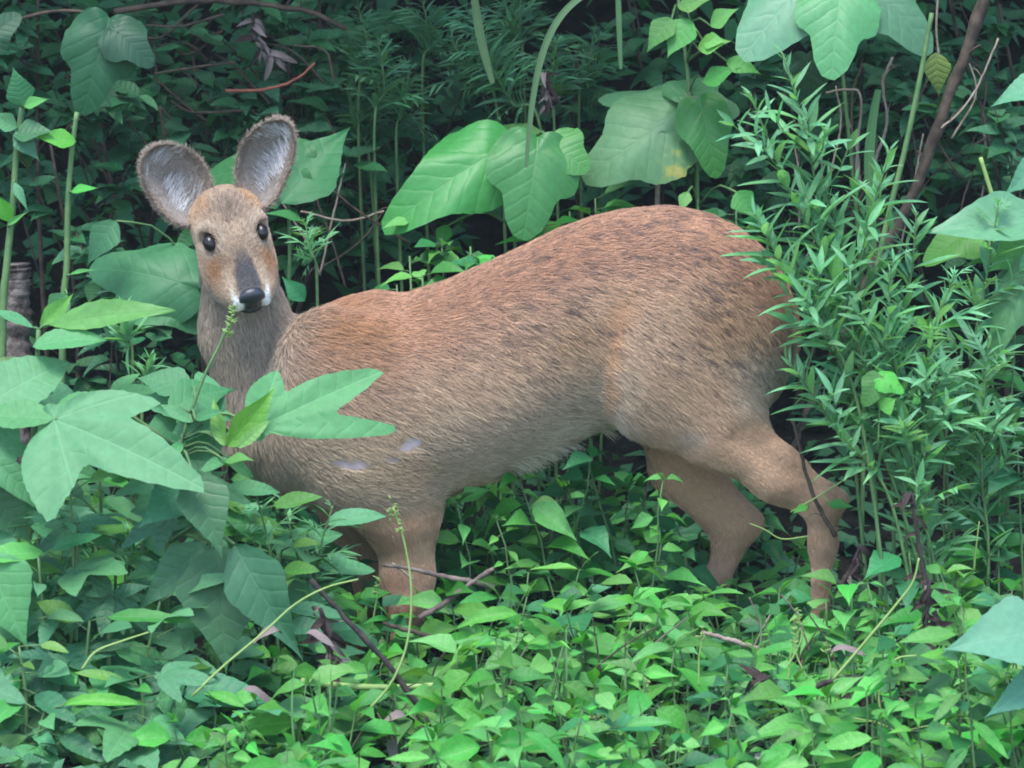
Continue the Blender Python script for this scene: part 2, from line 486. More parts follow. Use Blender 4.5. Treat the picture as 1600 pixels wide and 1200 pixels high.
def deer():
    root = props(empty('deer', P(900, 1065, 0)), 'russet-brown deer standing side-on among the weeds, head turned, large upright ears', 'deer')
    root_inv = Matrix.Translation(-root.location)
    VB, FB = build_body(); VB = relax(VB, FB, 3)
    qH, FH = build_head(); qH = relax(qH, FH, 2); VH = head_pt(qH)
    cs, el = np.array(FWD), None
    towards = -np.array(FWD)
    eL = ear_mesh(px3(306, 346, -.050), px3(236, 232, -.060), 55*R, towards+np.array((.25, 0, .18)), .030, 1)
    eR = ear_mesh(px3(398, 322, -.047), px3(443, 188, -.060), 46*R, towards+np.array((-.10, 0, .12)), .030, -1)
    NB, NH = vnormals(VB, FB), vnormals(VH, FH)
    cB, hB, hlB, flB = body_colour(VB)
    sc = scar_mask(VB); cB = lerp(cB, C(.50, .42, .47)[None], sc[:, None])
    cH = head_colour(qH)
    def ear_col(info):
        s, t, inn = info.T
        c = np.tile(C(.27, .215, .175), (len(s), 1))
        c = lerp(c, C(.40, .365, .335)[None], (np.exp(-((t*1.2)**2))*.6)[:, None])
        c = lerp(c, C(.20, .165, .14)[None], (np.exp(-((t-.1)/.35)**2-((s-.42)/.2)**2)*.7)[:, None])
        c = lerp(c, C(.19, .145, .110)[None], (sst(np.abs(t), .70, .92)*.9+sst(s, .86, .98)*.6).clip(0, 1)[:, None])
        c = lerp(C(.24, .175, .125)[None], c, inn[:, None])
        return c
    parts_V = [VB, VH, eL[0], eR[0]]; parts_F = [FB, FH, eL[1], eR[1]]
    cols = [cB, cH, ear_col(eL[2]), ear_col(eR[2])]
    off = 0; AF = []
    for v, f in zip(parts_V, parts_F): AF.append(f+off); off += len(v)
    AV, AF, AC = np.concatenate(parts_V), np.concatenate(AF), np.concatenate(cols)
    me = bpy.data.meshes.new('body')
    me.vertices.add(len(AV)); me.vertices.foreach_set('co', (AV-np.array(root.location)).astype(np.float32).ravel())
    me.loops.add(AF.size); me.loops.foreach_set('vertex_index', AF.astype(np.int32).ravel())
    me.polygons.add(len(AF)); me.polygons.foreach_set('loop_start', np.arange(0, AF.size, 4, dtype=np.int32))
    me.update(calc_edges=True); me.validate()
    me.polygons.foreach_set('use_smooth', np.ones(len(me.polygons), bool))
    at = me.attributes.new('coat', 'FLOAT_COLOR', 'POINT')
    at.data.foreach_set('color', np.concatenate([AC, np.ones((len(AC), 1))], 1).astype(np.float32).ravel())
    mt = bpy.data.materials.new('deer_skin'); N = Nodes(mt)
    a = N.n('ShaderNodeAttribute', attribute_name='coat').outputs[0]
    N.done(N.bsdf(N.mix(1.0, a, (.82, .80, .78), 'MULTIPLY'), .85, .15))
    me.materials.append(mt)
    body = bpy.data.objects.new('body', me); COL.objects.link(body); body.parent = root

    # ---- coat: trunk
    near = np.where(VB[:, 1] > .035, .30, 1.0)
    xB, yB = to_px(VB)
    dens = 400000*near*(1-.95*sc)*np.where(yB > 990, .4, 1)
    p, n, T, w = scatter(VB, FB, NB, dens)
    bald = scar_mask(p)
    for dx in (.007, .014): bald = np.maximum(bald, scar_mask(p+C(dx, 0, -dx*.25)))
    hk = bald < .70; p, n = p[hk], n[hk]
    c, h, hl, fl = body_colour(p); x, y = to_px(p)
    leg = np.clip(hl+fl, 0, 1)
    neck = 1-sst(x+.2*(y-500), 430, 500)
    flow = np.zeros_like(p); flow[:, 0] = 1; flow[:, 2] = -.10-.30*sst(h, .1, .55)+.45*sst(h, .62, .95)*(x < 960)
    rump = sst(x, 980, 1180)*(1-leg); flow[:, 2] -= rump*(.35+.5*sst(x, 1100, 1240))
    flow = lerp(flow, C(.25, 0, -1)[None], (neck*(1-sst(y, 700, 760)))[:, None])
    flow = lerp(flow, C(.75, 0, -.55)[None], hl[:, None])
    low = sst(y, 800, 850)*leg
    flow = lerp(flow, C(.35, 0, -1)[None], (fl*(1-low*.0))[:, None])
    flow = lerp(flow, C(0, 0, -1)[None], (low*hl)[:, None])
    # swirls in the lie of the hair
    flow[:, 2] += (vnoise(p*14, 8)-.5)*.45
    length = lerp(.0165, .0115, rump); length = length*(1-.60*leg)
    length = length+.010*sst(h, .88, 1.0)*(x > 730)*(x < 945)
    length = np.where(y < 560, lerp(length, .013, neck), length)
    # ticking: streaks of dark-tipped hairs, stretched along the flow
    st = np.stack([p[:, 0]*115+p[:, 2]*44, p[:, 1]*170, p[:, 2]*480+p[:, 0]*130], 1)
    k1 = vnoise(st, 21); k2 = vnoise(p*17, 5); k3 = vnoise(st*2.1, 9)
    tick = sst(k1*.82+k2*.18, .60, .68)*(1-leg)*(1-sst(h, .55, .95)*.75)
    tick *= .42+.58*sst(x, 560, 900)
    tick = np.maximum(tick*.88, (NPR.random(len(p)) < .06)*(1-leg)*.7)
    c = c*(0.82+.36*k3)[:, None]
    c = c*(0.80+.40*NPR.random(len(p)))[:, None]
    c = c*(1-leg*.30*sst(vnoise(np.stack([x*.02+y*.05, p[:, 1]*60, y*.012], 1), 41), .45, .75))[:, None]
    c = lerp(c, DARK[None]*(1+k3[:, None]), tick[:, None]*.92)
    c = np.where((NPR.random(len(p)) < .10)[:, None]*(leg < .5)[:, None], c*1.45, c)
    drp = .12+.5*sst(h, .9, 1.05)*(x > 730)*(x < 945)
    grow(p, n, flow, length, .10+.22*(1-leg)+.15*neck*(1-leg), c.clip(.01, .8), .00038, 0.12)
    # belly fringe
    m = (h > .93) & (x > 780) & (x < 940) & (p[:, 1] < .05) & (NPR.random(len(p)) < .22)
    grow(p[m], n[m], flow[m]*.9+C(0, 0, -.7), .024, .45, lerp(c[m], CREAM[None], .5), .0005, .45)

    # ---- coat: head
    p, n, T, w = scatter(VH, FH, NH, np.full(len(VH), 900000.0))
    q = (p-HC) @ HM
    q = q/HS
    keep = (((np.abs(q[:, 0])-.042)/.0142)**2+((q[:, 1]-.007)/.0160)**2+((q[:, 2]-.012)/.0128)**2 > 1.0)
    keep &= ~((q[:, 1] > .090) & (np.abs(q[:, 0]) < .019) & (q[:, 2] > -.044))
    p, n, q = p[keep], n[keep], q[keep]
    c = head_colour(q)*(0.70+.6*NPR.random(len(q)))[:, None]
    kk = vnoise(q*160, 4); c = c*(0.75+.5*kk)[:, None]
    fh = np.exp(-(q[:, 0]/.026)**2-((q[:, 1]+.030)/.024)**2)
    c = np.where(((NPR.random(len(q)) < .10+.35*fh))[:, None], c*.45, c)
    fl_h = np.tile(C(0, -1, .05), (len(q), 1)); fl_h[:, 0] = q[:, 0]*9
    fl_h[:, 2] -= np.clip(-q[:, 2]-.02, 0, .05)*14
    lh = lerp(.0065, .0028, sst(q[:, 1], .0, .075))
    grow(p, n, fl_h @ HM.T, lh, .26, c.clip(.01, .8), .00034, 0, .3)

    # ---- coat: ears
    for (V, F, info), sgn in ((eL, 1), (eR, -1)):
        Ne = vnormals(V, F)
        ctr = V.mean(0)
        out = np.where(info[:, 2:3] > .5, towards[None], -towards[None])
        Ne = np.where(np.sum(Ne*out, 1)[:, None] < 0, -Ne, Ne)
        p, n, T, w = scatter(V, F, Ne, np.where(info[:, 2] > .5, 900000.0, 600000.0))
        inf = info[T[:, 0]]*w[:, :1]+info[T[:, 1]]*w[:, 1:2]+info[T[:, 2]]*w[:, 2:]
        ax = V[21*18+9]-V[9]; ax = ax/np.linalg.norm(ax)
        sdv = np.cross(ax, towards)
        c = ear_col(inf)*(0.7+.6*NPR.random(len(p)))[:, None]
        grow(p, n, np.tile(ax, (len(p), 1))+sdv*(-inf[:, 1:2])*.2, .0048*(1-.6*sst(inf[:, 0], .75, 1)-.4*sst(np.abs(inf[:, 1]), .8, 1)), .3, c.clip(.01, .8), .00032, 0, .5)
        rim = ((np.abs(inf[:, 1]) > .86) | (inf[:, 0] > .90)) & (NPR.random(len(p)) < .5)
        og = p[rim]-(V[12*18+9]+V[12*18+8])/2
        grow(p[rim], og/np.linalg.norm(og, axis=1)[:, None], og+ax*.02, .0055, .9, C(.27, .215, .17)[None]*(0.6+.8*NPR.random(rim.sum()))[:, None], .0003, 0, .02)
        # long pale hairs inside the ear, in locks sweeping from the inner rim
        inner = inf[:, 2] > .6
        lock = vnoise(np.stack([inf[:, 0]*7.5+inf[:, 1]*2.2*sgn, inf[:, 1]*1.6, inf[:, 0]*0], 1), 31)
        side = inf[:, 1]*sgn
        sel = inner & (inf[:, 0] > .12) & (inf[:, 0] < .90) & (np.abs(inf[:, 1]) < .74) & (NPR.random(len(p)) < .30*sst(lock, .46, .60)*np.where(side < .12, 1.0, .15))
        m = sel
        cc = np.tile(C(.62, .60, .59), (m.sum(), 1))*(0.62+.5*NPR.random(m.sum()))[:, None]
        grow(p[m], n[m], (ax[None]*.55+sdv[None]*sgn*(1.0)), .017, .55, cc.clip(0, .85), .00036, .05, .18)

    pts = np.concatenate(HAIR['p'])-np.array(root.location); rad = np.concatenate(HAIR['r']); col = np.concatenate(HAIR['c'])
    nh = len(pts)//4
    hc = bpy.data.hair_curves.new('coat')
    hc.add_curves([4]*nh)
    hc.attributes['position'].data.foreach_set('vector', pts.astype(np.float32).ravel())
    ra = hc.attributes.get('radius') or hc.attributes.new('radius', 'FLOAT', 'POINT')
    ra.data.foreach_set('value', rad.astype(np.float32))
    ca = hc.attributes.new('coat', 'FLOAT_COLOR', 'POINT')
    ca.data.foreach_set('color', np.concatenate([col, np.ones((len(col), 1))], 1).astype(np.float32).ravel())
    mt = bpy.data.materials.new('deer_hair'); N = Nodes(mt)
    a = N.n('ShaderNodeAttribute', attribute_name='coat').outputs[0]
    N.done(N.bsdf(a, .55, .30))
    hc.materials.append(mt)
    coat = bpy.data.objects.new('coat', hc); COL.objects.link(coat); coat.parent = root
    print('hairs', nh, 'body verts', len(AV))

    # ---- eyes and nose
    mt_e = bpy.data.materials.new('deer_eye'); N = Nodes(mt_e)
    N.done(N.bsdf((.008, .006, .006), .28, .35))
    mt_n = bpy.data.materials.new('deer_nose'); N = Nodes(mt_n)
    tc = N.n('ShaderNodeTexCoord').outputs['Object']
    vor = N.n('ShaderNodeTexVoronoi'); vor.inputs['Scale'].default_value = 900; N.put(vor.inputs['Vector'], tc)
    N.done(N.bsdf((.016, .017, .024), .32, .6, N.bump(vor.outputs[0], .35, .0006)))
    def blob(name, c, r, mat, shape=None, seg=28):
        V, F = [], []
        for i in range(seg+1):
            th = math.pi*i/seg
            for j in range(seg):
                ph = 2*math.pi*j/seg
                v = np.array((math.sin(th)*math.cos(ph), math.sin(th)*math.sin(ph), math.cos(th)))
                if shape: v = shape(v)
                V.append(head_pt(np.array(c)+v*np.array(r))-np.array(root.location))
        for i in range(seg):
            for j in range(seg):
                F.append((i*seg+j, i*seg+(j+1) % seg, (i+1)*seg+(j+1) % seg, (i+1)*seg+j))
        return mesh_obj(name, V, F, mat, root)
    for s in (-1, 1):
        blob('eye', (s*.0398, .007, .0096), (.0100, .0140, .0114), mt_e)
    def nose_shape(v):
        x, y, z = v
        w = 1.0 - .28*max(0, -z)          # narrower below
        q = np.array((x*w, y, z))
        for s in (-1, 1):                  # nostrils
            d = (q[0]-s*.62)**2/.05+(q[2]+.05)**2/.05
            q[1] -= .42*math.exp(-d)*(y > 0)
        q[1] -= .10*math.exp(-(q[0]/.10)**2)*(y > 0)*(z < .1)
        return q
    blob('nose', (0, .0985, -.0230), (.0215, .0135, .0225), mt_n, nose_shape, 36)
    blob('mouth', (0, .0955, -.0455), (.0185, .0120, .0075), mt_n, None, 20)
    return root
deer()
# ------------------------------------------------------------------ leaf materials and leaf meshes
def leaf_mat(name, col, vein, tip=None, rough=.45, spec=.35, trans=.32, nv=7.0, lobe=0.0, slant=.55, bump=.5, vw=.012, spots=None, vary=.22):
    mt = bpy.data.materials.new(name); N = Nodes(mt)
    tc = N.n('ShaderNodeTexCoord')
    sep = N.n('ShaderNodeSeparateXYZ'); N.put(sep.inputs[0], tc.outputs['UV'])
    x, y = sep.outputs[0], sep.outputs[1]
    ax = N.m('ABSOLUTE', x)
    if lobe:
        ca, sa = math.cos(lobe), math.sin(lobe)
        x2 = N.m('ABSOLUTE', N.m('SUBTRACT', N.m('MULTIPLY', ax, ca), N.m('MULTIPLY', y, sa)))
        y2 = N.m('ADD', N.m('MULTIPLY', ax, sa), N.m('MULTIPLY', y, ca))
        s = N.m('GREATER_THAN', N.m('SUBTRACT', N.m('MULTIPLY', ax, math.cos(lobe/2)), N.m('MULTIPLY', y, math.sin(lobe/2))), 0.0)
        X = N.m('ADD', N.m('MULTIPLY', ax, N.m('SUBTRACT', 1.0, s)), N.m('MULTIPLY', x2, s))
        Y = N.m('ADD', N.m('MULTIPLY', y, N.m('SUBTRACT', 1.0, s)), N.m('MULTIPLY', y2, s))
    else: X, Y = ax, y
    mid = N.m('SUBTRACT', 1.0, N.step(X, vw*.3, vw*1.3))
    oi = N.n('ShaderNodeObjectInfo')
    nz = N.noise(5.0, tc.outputs['UV'], 3)
    ph = N.m('ADD', N.m('MULTIPLY', N.m('SUBTRACT', Y, N.m('MULTIPLY', X, slant)), nv), N.m('MULTIPLY', nz, .5))
    tri = N.m('ABSOLUTE', N.m('SUBTRACT', N.m('FRACT', ph), .5))        # 0 mid panel .. 0.5 at a vein
    side = N.step(tri, .5-vw*nv*.55, .5)
    ph3 = N.m('ABSOLUTE', N.m('SUBTRACT', N.m('FRACT', N.m('MULTIPLY', N.m('ADD', Y, N.m('MULTIPLY', X, 1.4)), nv*3.2)), .5))
    fine = N.step(ph3, .40, .5)
    v = N.m('MAXIMUM', mid, N.m('MULTIPLY', side, .75))
    vv = N.m('MAXIMUM', v, N.m('MULTIPLY', fine, .08))
    blot = N.noise(14.0, tc.outputs['Object'], 4, .6)
    rnd = oi.outputs['Random']
    base = N.mix(N.step(blot, .35, .72), tuple(c*.90 for c in col), tuple(min(1, c*1.08) for c in col))
    base = N.mix(N.m('MULTIPLY', vv, .30), base, vein)
    if tip: base = N.mix(N.m('MULTIPLY', N.step(Y, .35, 1.0), .6), base, tip)
    if spots:
        sp = N.m('ADD', N.noise(3.2, tc.outputs['UV'], 4, .6), N.m('MULTIPLY', N.step(N.m('ADD', N.m('MULTIPLY', x, -1.0), N.m('MULTIPLY', y, -.4)), -.1, .55), spots[2] or 0.0))
        base = N.mix(N.step(N.m('ADD', sp, N.m('MULTIPLY', N.m('SUBTRACT', spots[3], .5), .4)), .58, .80), base, spots[0])
        base = N.mix(N.step(N.m('ADD', sp, N.m('MULTIPLY', N.m('SUBTRACT', spots[3], .5), .4)), .72, .86), base, spots[1])
    hs = N.n('ShaderNodeHueSaturation')
    N.put(hs.inputs['Hue'], N.m('ADD', .482, N.m('MULTIPLY', rnd, .036)))
    N.put(hs.inputs['Saturation'], N.m('ADD', .90, N.m('MULTIPLY', N.m('FRACT', N.m('MULTIPLY', rnd, 7.31)), .2)))
    N.put(hs.inputs['Value'], N.m('ADD', 1.0-vary, N.m('MULTIPLY', N.m('FRACT', N.m('MULTIPLY', rnd, 13.7)), 2*vary)))
    N.put(hs.inputs['Color'], base)
    base = hs.outputs[0]
    soft = N.m('POWER', N.m('MULTIPLY', tri, 2.0), 4.0)
    hgt = N.m('ADD', N.m('MULTIPLY', N.m('MAXIMUM', mid, soft), -1.0), N.m('ADD', N.m('MULTIPLY', fine, -.12), N.m('MULTIPLY', blot, .6)))
    nrm = N.bump(hgt, bump, .0016)
    sh = N.bsdf(base, N.m('ADD', rough-.06, N.m('MULTIPLY', blot, .14)), spec, nrm)
    tr = N.n('ShaderNodeBsdfTranslucent')
    N.put(tr.inputs[0], N.mix(1.0, base, (1.25, 1.25, .55), 'MULTIPLY'))
    N.put(tr.inputs[1], nrm)
    mx = N.n('ShaderNodeMixShader'); mx.inputs[0].default_value = trans
    N.t.links.new(sh, mx.inputs[1]); N.t.links.new(tr.outputs[0], mx.inputs[2])
    N.done(mx.outputs[0])
    return mt

def leaf_mesh(name, V, F, UV, mat):
    me = bpy.data.meshes.new(name)
    me.from_pydata([tuple(v) for v in V], [], F)
    me.polygons.foreach_set('use_smooth', [True]*len(me.polygons))
    lay = me.uv_layers.new(name='UVMap')
    li = np.empty(len(me.loops), dtype=np.int32); me.loops.foreach_get('vertex_index', li)
    lay.data.foreach_set('uv', np.asarray(UV, dtype=np.float32)[li].ravel())
    me.materials.append(mat)
    return me

def blade(name, prof, mat, n=8, cols=(-1, -.5, 0, .5, 1), fold=.25, droop=.25, curl=0.0, wave=.0, serr=0.0, rr=None, side=0.0):
    """simple leaf of unit length along +Y, normal +Z. prof(t) = half width"""
    rr = rr or RND
    V, UV, F = [], [], []
    w0, w1 = rr.uniform(0, 6), rr.uniform(0, 6)
    m = len(cols)
    for i in range(n+1):
        t = i/n
        w = max(prof(t), .0015)
        if serr and 0 < i < n: w *= 1+serr*(1 if i % 2 else -1)
        yy = t-.12*droop*droop*t**3; zz = -droop*t*t*.6+.10*droop*t
        for c in cols:
            z = zz+fold*abs(c)*w-curl*c*c*w*.6+wave*math.sin(w0+t*9+c*2.2)*abs(c)+wave*.6*math.sin(w1+t*5)
            V.append((c*w+side*t*t, yy, z)); UV.append((c*w, t))
    for i in range(n):
        for j in range(m-1):
            a = i*m+j; F.append((a, a+1, a+m+1, a+m))
    return leaf_mesh(name, V, F, UV, mat)

def lobed(name, outline, mat, rings=(0, .22, .45, .66, .84, 1), fold=.12, droop=.3, wave=.02, serr=.0, na=56, rr=None, lobes=None):
    """palmately lobed leaf round the petiole point: outline(theta)=radius, theta 0 along +Y"""
    rr = rr or RND; w0 = rr.uniform(0, 6)
    V, UV, F = [(0, 0, 0)], [(0, 0)], []
    for r in rings[1:]:
        for k in range(na):
            th = -math.pi+2*math.pi*(k+.5)/na
            R_ = outline(th)
            if r == 1 and serr: R_ *= 1+serr*(1 if k % 2 else -1)
            x, y = math.sin(th)*R_*r, math.cos(th)*R_*r
            d = math.hypot(x, y)
            z = -droop*d*d*.62+fold*abs(x)*.5-fold*x*x+wave*math.sin(w0+th*5)*r*r*2
            if lobes:
                q = min(abs(abs(th)-a) for a in lobes); z += fold*.5*min(q, .5)*d
            V.append((x, y, z)); UV.append((x, y))
    for k in range(na): F.append((0, 1+(k+1) % na, 1+k))
    for i in range(len(rings)-2):
        for k in range(na):
            a = 1+i*na+k; b = 1+i*na+(k+1) % na
            F.append((a, b, b+na, a+na))
    return leaf_mesh(name, V, F, UV, mat)

def joined(name, pieces, mat):
    V, F, UV = [], [], []
    for v, f, u in pieces:
        o = len(V); V += v; UV += u; F += [tuple(i+o for i in q) for q in f]
    return leaf_mesh(name, V, F, UV, mat)

# --- materials (real-world base colours)
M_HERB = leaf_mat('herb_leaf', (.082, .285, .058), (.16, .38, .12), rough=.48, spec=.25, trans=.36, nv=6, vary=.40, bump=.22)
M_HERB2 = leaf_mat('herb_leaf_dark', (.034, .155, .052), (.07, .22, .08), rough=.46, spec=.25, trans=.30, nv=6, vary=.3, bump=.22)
M_RAG = leaf_mat('ragweed_leaf', (.070, .222, .088), (.13, .31, .14), rough=.55, spec=.25, trans=.26, nv=8, lobe=math.radians(46), bump=.35, vw=.010)
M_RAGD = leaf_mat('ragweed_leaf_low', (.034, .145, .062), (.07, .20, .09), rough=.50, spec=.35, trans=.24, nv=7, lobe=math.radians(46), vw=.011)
M_RAGP = leaf_mat('ragweed_leaf_plain', (.070, .222, .088), (.13, .31, .14), rough=.55, spec=.25, trans=.26, nv=8, bump=.3, vw=.010)
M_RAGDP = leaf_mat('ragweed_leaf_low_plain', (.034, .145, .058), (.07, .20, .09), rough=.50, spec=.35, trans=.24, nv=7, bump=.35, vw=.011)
M_RAGY = leaf_mat('ragweed_leaf_young', (.115, .285, .060), (.09, .22, .05), rough=.5, trans=.45, nv=7, bump=.3, vw=.014)
M_KUD = leaf_mat('vine_leaf', (.060, .210, .050), (.12, .30, .10), rough=.45, spec=.45, trans=.34, nv=5.5, slant=.75, bump=.3, vw=.013)
M_KUDP = leaf_mat('vine_leaf_pale', (.070, .215, .098), (.13, .29, .14), rough=.50, spec=.5, trans=.28, nv=5.5, slant=.75, bump=.3, vw=.012)
M_KUDD = leaf_mat('vine_leaf_dark', (.020, .088, .040), (.04, .12, .06), rough=.50, spec=.35, trans=.28, nv=5, slant=.75, bump=.3, vw=.012)
M_KUDS = leaf_mat('vine_leaf_sick', (.085, .205, .085), (.15, .28, .12), rough=.5, spec=.45, trans=.28, nv=5.5, slant=.75, bump=.3,
                  spots=((.36, .34, .06), (.36, .24, .17), .34, .06))
M_SICK = leaf_mat('yellowed_leaf', (.10, .16, .03), (.2, .24, .05), rough=.6, trans=.3, spots=((.32, .26, .03), (.16, .08, .035), None, .62))
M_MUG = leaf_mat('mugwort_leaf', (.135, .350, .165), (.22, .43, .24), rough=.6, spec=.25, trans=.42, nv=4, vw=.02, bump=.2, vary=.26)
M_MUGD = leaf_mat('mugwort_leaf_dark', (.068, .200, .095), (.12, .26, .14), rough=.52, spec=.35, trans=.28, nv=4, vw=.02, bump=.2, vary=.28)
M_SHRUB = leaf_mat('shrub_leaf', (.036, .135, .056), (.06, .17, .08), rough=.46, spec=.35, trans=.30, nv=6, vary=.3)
M_NEAR = leaf_mat('pale_near_leaf', (.080, .235, .140), (.13, .29, .19), rough=.6, spec=.4, trans=.25, nv=6, bump=.2)
M_GRASS = leaf_mat('grass_blade', (.085, .190, .075), (.14, .25, .11), rough=.5, trans=.3, nv=2, vw=.004, bump=.1)
M_STEM = simple_mat('green_stem', (.055, .125, .045), (.095, .17, .060), 40, .6, .3)
M_STEMY = simple_mat('yellow_green_stem', (.17, .27, .07), (.22, .31, .10), 40, .6, .3)
M_STEMB = simple_mat('brown_stem', (.034, .027, .021), (.075, .056, .042), 60, .85, .15, .4)
M_STICK = simple_mat('dead_stick', (.020, .017, .018), (.048, .038, .034), 70, .85, .2, .5)
M_TWIG = simple_mat('pale_twig', (.17, .13, .10), (.27, .22, .18), 70, .8, .2, .4)
M_BARK = simple_mat('mossy_bark', (.045, .034, .030), (.17, .14, .125), 55, .9, .1, .9, .008)
M_WITHER = simple_mat('withered_leaf', (.018, .014, .016), (.065, .045, .038), 60, .9, .1, .4)
M_FADED = simple_mat('faded_dead_leaf', (.11, .085, .075), (.22, .18, .17), 60, .9, .1, .4)
M_WHITE = simple_mat('white_petal', (.70, .70, .68), (.82, .82, .80), 60, .6, .3)
M_SOIL = simple_mat('dark_soil', (.007, .007, .006), (.018, .015, .012), 45, .95, .08, .8, .01)

# --- meshes
ovate = lambda W: (lambda t: W*(math.sin(math.pi*min(1, t)**.72)**.85)*(1-.25*t) if t < 1 else 0)
def acumin(W):
    return lambda t: W*((t/.32)**.62 if t < .32 else max(0, (1-(t-.32)/.68))**1.35*(1+.25*math.sin(math.pi*(t-.32)/.68)))
lance = lambda W: (lambda t: W*math.sin(math.pi*t**.8)**.9 if 0 < t < 1 else 0)
rr = random.Random(3)
HERB = [blade('leaf', acumin(rr.uniform(.20, .27)), M_HERB, 10, fold=rr.uniform(.25, .75), droop=rr.uniform(.1, .9), wave=.012, serr=.03, rr=rr, side=rr.uniform(-.08, .08)) for _ in range(6)]
HERBD = [blade('leaf', acumin(rr.uniform(.23, .31)), M_HERB2, 9, fold=rr.uniform(.2, .5), droop=rr.uniform(.1, .6), wave=.014, serr=.03, rr=rr, side=rr.uniform(-.08, .08)) for _ in range(5)]
HERBL = [blade('leaf', lance(rr.uniform(.11, .15)), M_HERB, 12, fold=rr.uniform(.2, .5), droop=rr.uniform(.1, .7), wave=.012, serr=.05, rr=rr, side=rr.uniform(-.1, .1)) for _ in range(4)]
SHRUB = [blade('leaf', ovate(rr.uniform(.22, .32)), M_SHRUB, 7, fold=rr.uniform(.1, .4), droop=rr.uniform(.1, .6), wave=.02, rr=rr, side=rr.uniform(-.1, .1)) for _ in range(5)]
LIN = [blade('leaf', lance(rr.uniform(.075, .115)), M_MUG, 7, (-1, 0, 1), fold=.4, droop=rr.uniform(.0, .7), wave=.008, rr=rr, side=rr.uniform(-.1, .1)) for _ in range(6)]
LIND = [blade('leaf', lance(rr.uniform(.055, .085)), M_MUGD, 6, (-1, 0, 1), fold=.4, droop=rr.uniform(.1, .8), wave=.01, rr=rr, side=rr.uniform(-.12, .12)) for _ in range(5)]
LANCE = {m.name: [blade('leaf', lance(W), m, 16, (-1, -.66, -.33, 0, .33, .66, 1), fold=.22, droop=d, wave=.012, serr=.035, rr=rr) for W, d in ((.15, .35), (.19, .2), (.22, .5))] for m in (M_RAGP, M_RAGDP, M_RAGY, M_NEAR)}
OVAL = {m.name: [blade('leaf', acumin(W), m, 18, (-1, -.66, -.33, 0, .33, .66, 1), fold=.18, droop=d, wave=.012, serr=.025, rr=rr) for W, d in ((.34, .35), (.42, .25), (.30, .5))] for m in (M_RAGP, M_RAGDP, M_RAGY, M_HERB, M_HERB2, M_NEAR, M_KUDP, M_KUDD, M_SICK)}

def lobes_of(spec, depth):
    """outline with separate pointed lobes: spec = (angle, length, half width / length)"""
    def lob(th, a, L, w):
        d = abs((th-a+math.pi) % (2*math.pi)-math.pi)
        if d > 1.35: return 0
        s = math.tan(d); best = 0
        for i in range(1, 41):
            t = i/40; yv = t*L
            if yv*s <= w*L*math.sin(math.pi*t**.78)**.85: best = yv/math.cos(d)
        return best
    lo, hi = min(q[0] for q in spec), max(q[0] for q in spec)
    def f(th): return max([.10]+[lob(th, *q) for q in spec]+[depth if lo < th < hi else 0])
    return lambda th: (f(th-.04)+2*f(th)+f(th+.04))/4
def three_lobe(a, L, d): return lobes_of(((0, 1.0, .20), (a, L, .19), (-a, L*.93, .20)), d)
rag_special = lambda spec, depth, dr: lobed('leaf', lobes_of([(math.radians(q[0]), q[1], q[2]) for q in spec], depth), M_RAG, fold=.25, droop=dr, wave=.010, serr=.012, na=150, rr=rr, lobes=tuple(abs(math.radians(q[0])) for q in spec))
TRI = {m.name: [lobed('leaf', three_lobe(math.radians(a), L, d), m, fold=fo, droop=dr, wave=.012, serr=.014, na=128, rr=rr, lobes=(0, math.radians(a)))
                for a, L, d, fo, dr in ((46, .80, .42, .25, .45), (48, .74, .46, .2, .6), (38, .98, .33, .3, .2))] for m in (M_RAG, M_RAGD, M_RAGY)}

def broad(W, notch, lob):
    """wide heart-shaped or shallow-lobed vine leaf"""
    def f(th):
        a = abs(th)
        r = .60+.40*math.exp(-(a/.42)**2)                  # drawn-out tip
        r *= 1+(W-1)*math.sin(min(a, math.pi/2))**2*(1 if a < math.pi/2 else 1)
        r += lob*math.exp(-((a-.95)/.24)**2)-lob*.7*math.exp(-((a-.52)/.2)**2)
        if a > 1.5: r *= .36+.64*(1-((a-1.5)/(math.pi-1.5))**1.5)*(1-notch*.3)
        return r
    return f
KUD = {m.name: [lobed('leaf', broad(W, .5, lo), m, fold=fo, droop=dr, wave=.018, serr=.006, na=72, rr=rr) for W, lo, fo, dr in
                ((1.00, .0, .25, .4), (.92, .07, .3, .5), (1.08, .03, .15, .6))] for m in (M_KUD, M_KUDP, M_KUDD, M_KUDS, M_SICK, M_HERB, M_HERB2)}

def cut_leaf(mat, npair, rr):
    """mugwort leaf: a narrow rib with pairs of pointed segments"""
    def seg(b, a, L, w, z):
        V, UV, F = [], [], []
        for i in range(6):
            t = i/5; hw = max(.002, w*math.sin(math.pi*min(1, t*.94+.06)**.75))
            for c in (-1, 0, 1):
                x, y = c*hw, t*L
                V.append((b[0]+x*math.cos(a)+y*math.sin(a), b[1]-x*math.sin(a)+y*math.cos(a), z+.3*abs(c)*hw-.25*(b[1]+y)**2*.6-.2*y*abs(a)*t))
                UV.append((c*hw, t))
        for i in range(5):
            for j in range(2): q = i*3+j; F.append((q, q+1, q+4, q+3))
        return V, F, UV
    ps = [seg((0, 0), 0, 1.0, .045, 0)]
    for k in range(npair):
        y = .28+.5*k/npair
        for s in (-1, 1): ps.append(seg((0, y+rr.uniform(-.02, .02)), s*rr.uniform(.6, .9), rr.uniform(.34, .5)*(1-.25*k/npair), .035, .004*(k+1)+.002*s))
    return joined('leaf', ps, mat)
CUT = [cut_leaf(M_MUG, k, rr) for k in (2, 3, 3)]
CUTD = [cut_leaf(M_MUGD, k, rr) for k in (2, 3)]
GRASS = [blade('blade', lambda t: .012*(1-t)**.6+.002, M_GRASS, 14, (-1, 0, 1), fold=.4, droop=d, rr=rr) for d in (.3, .8)]

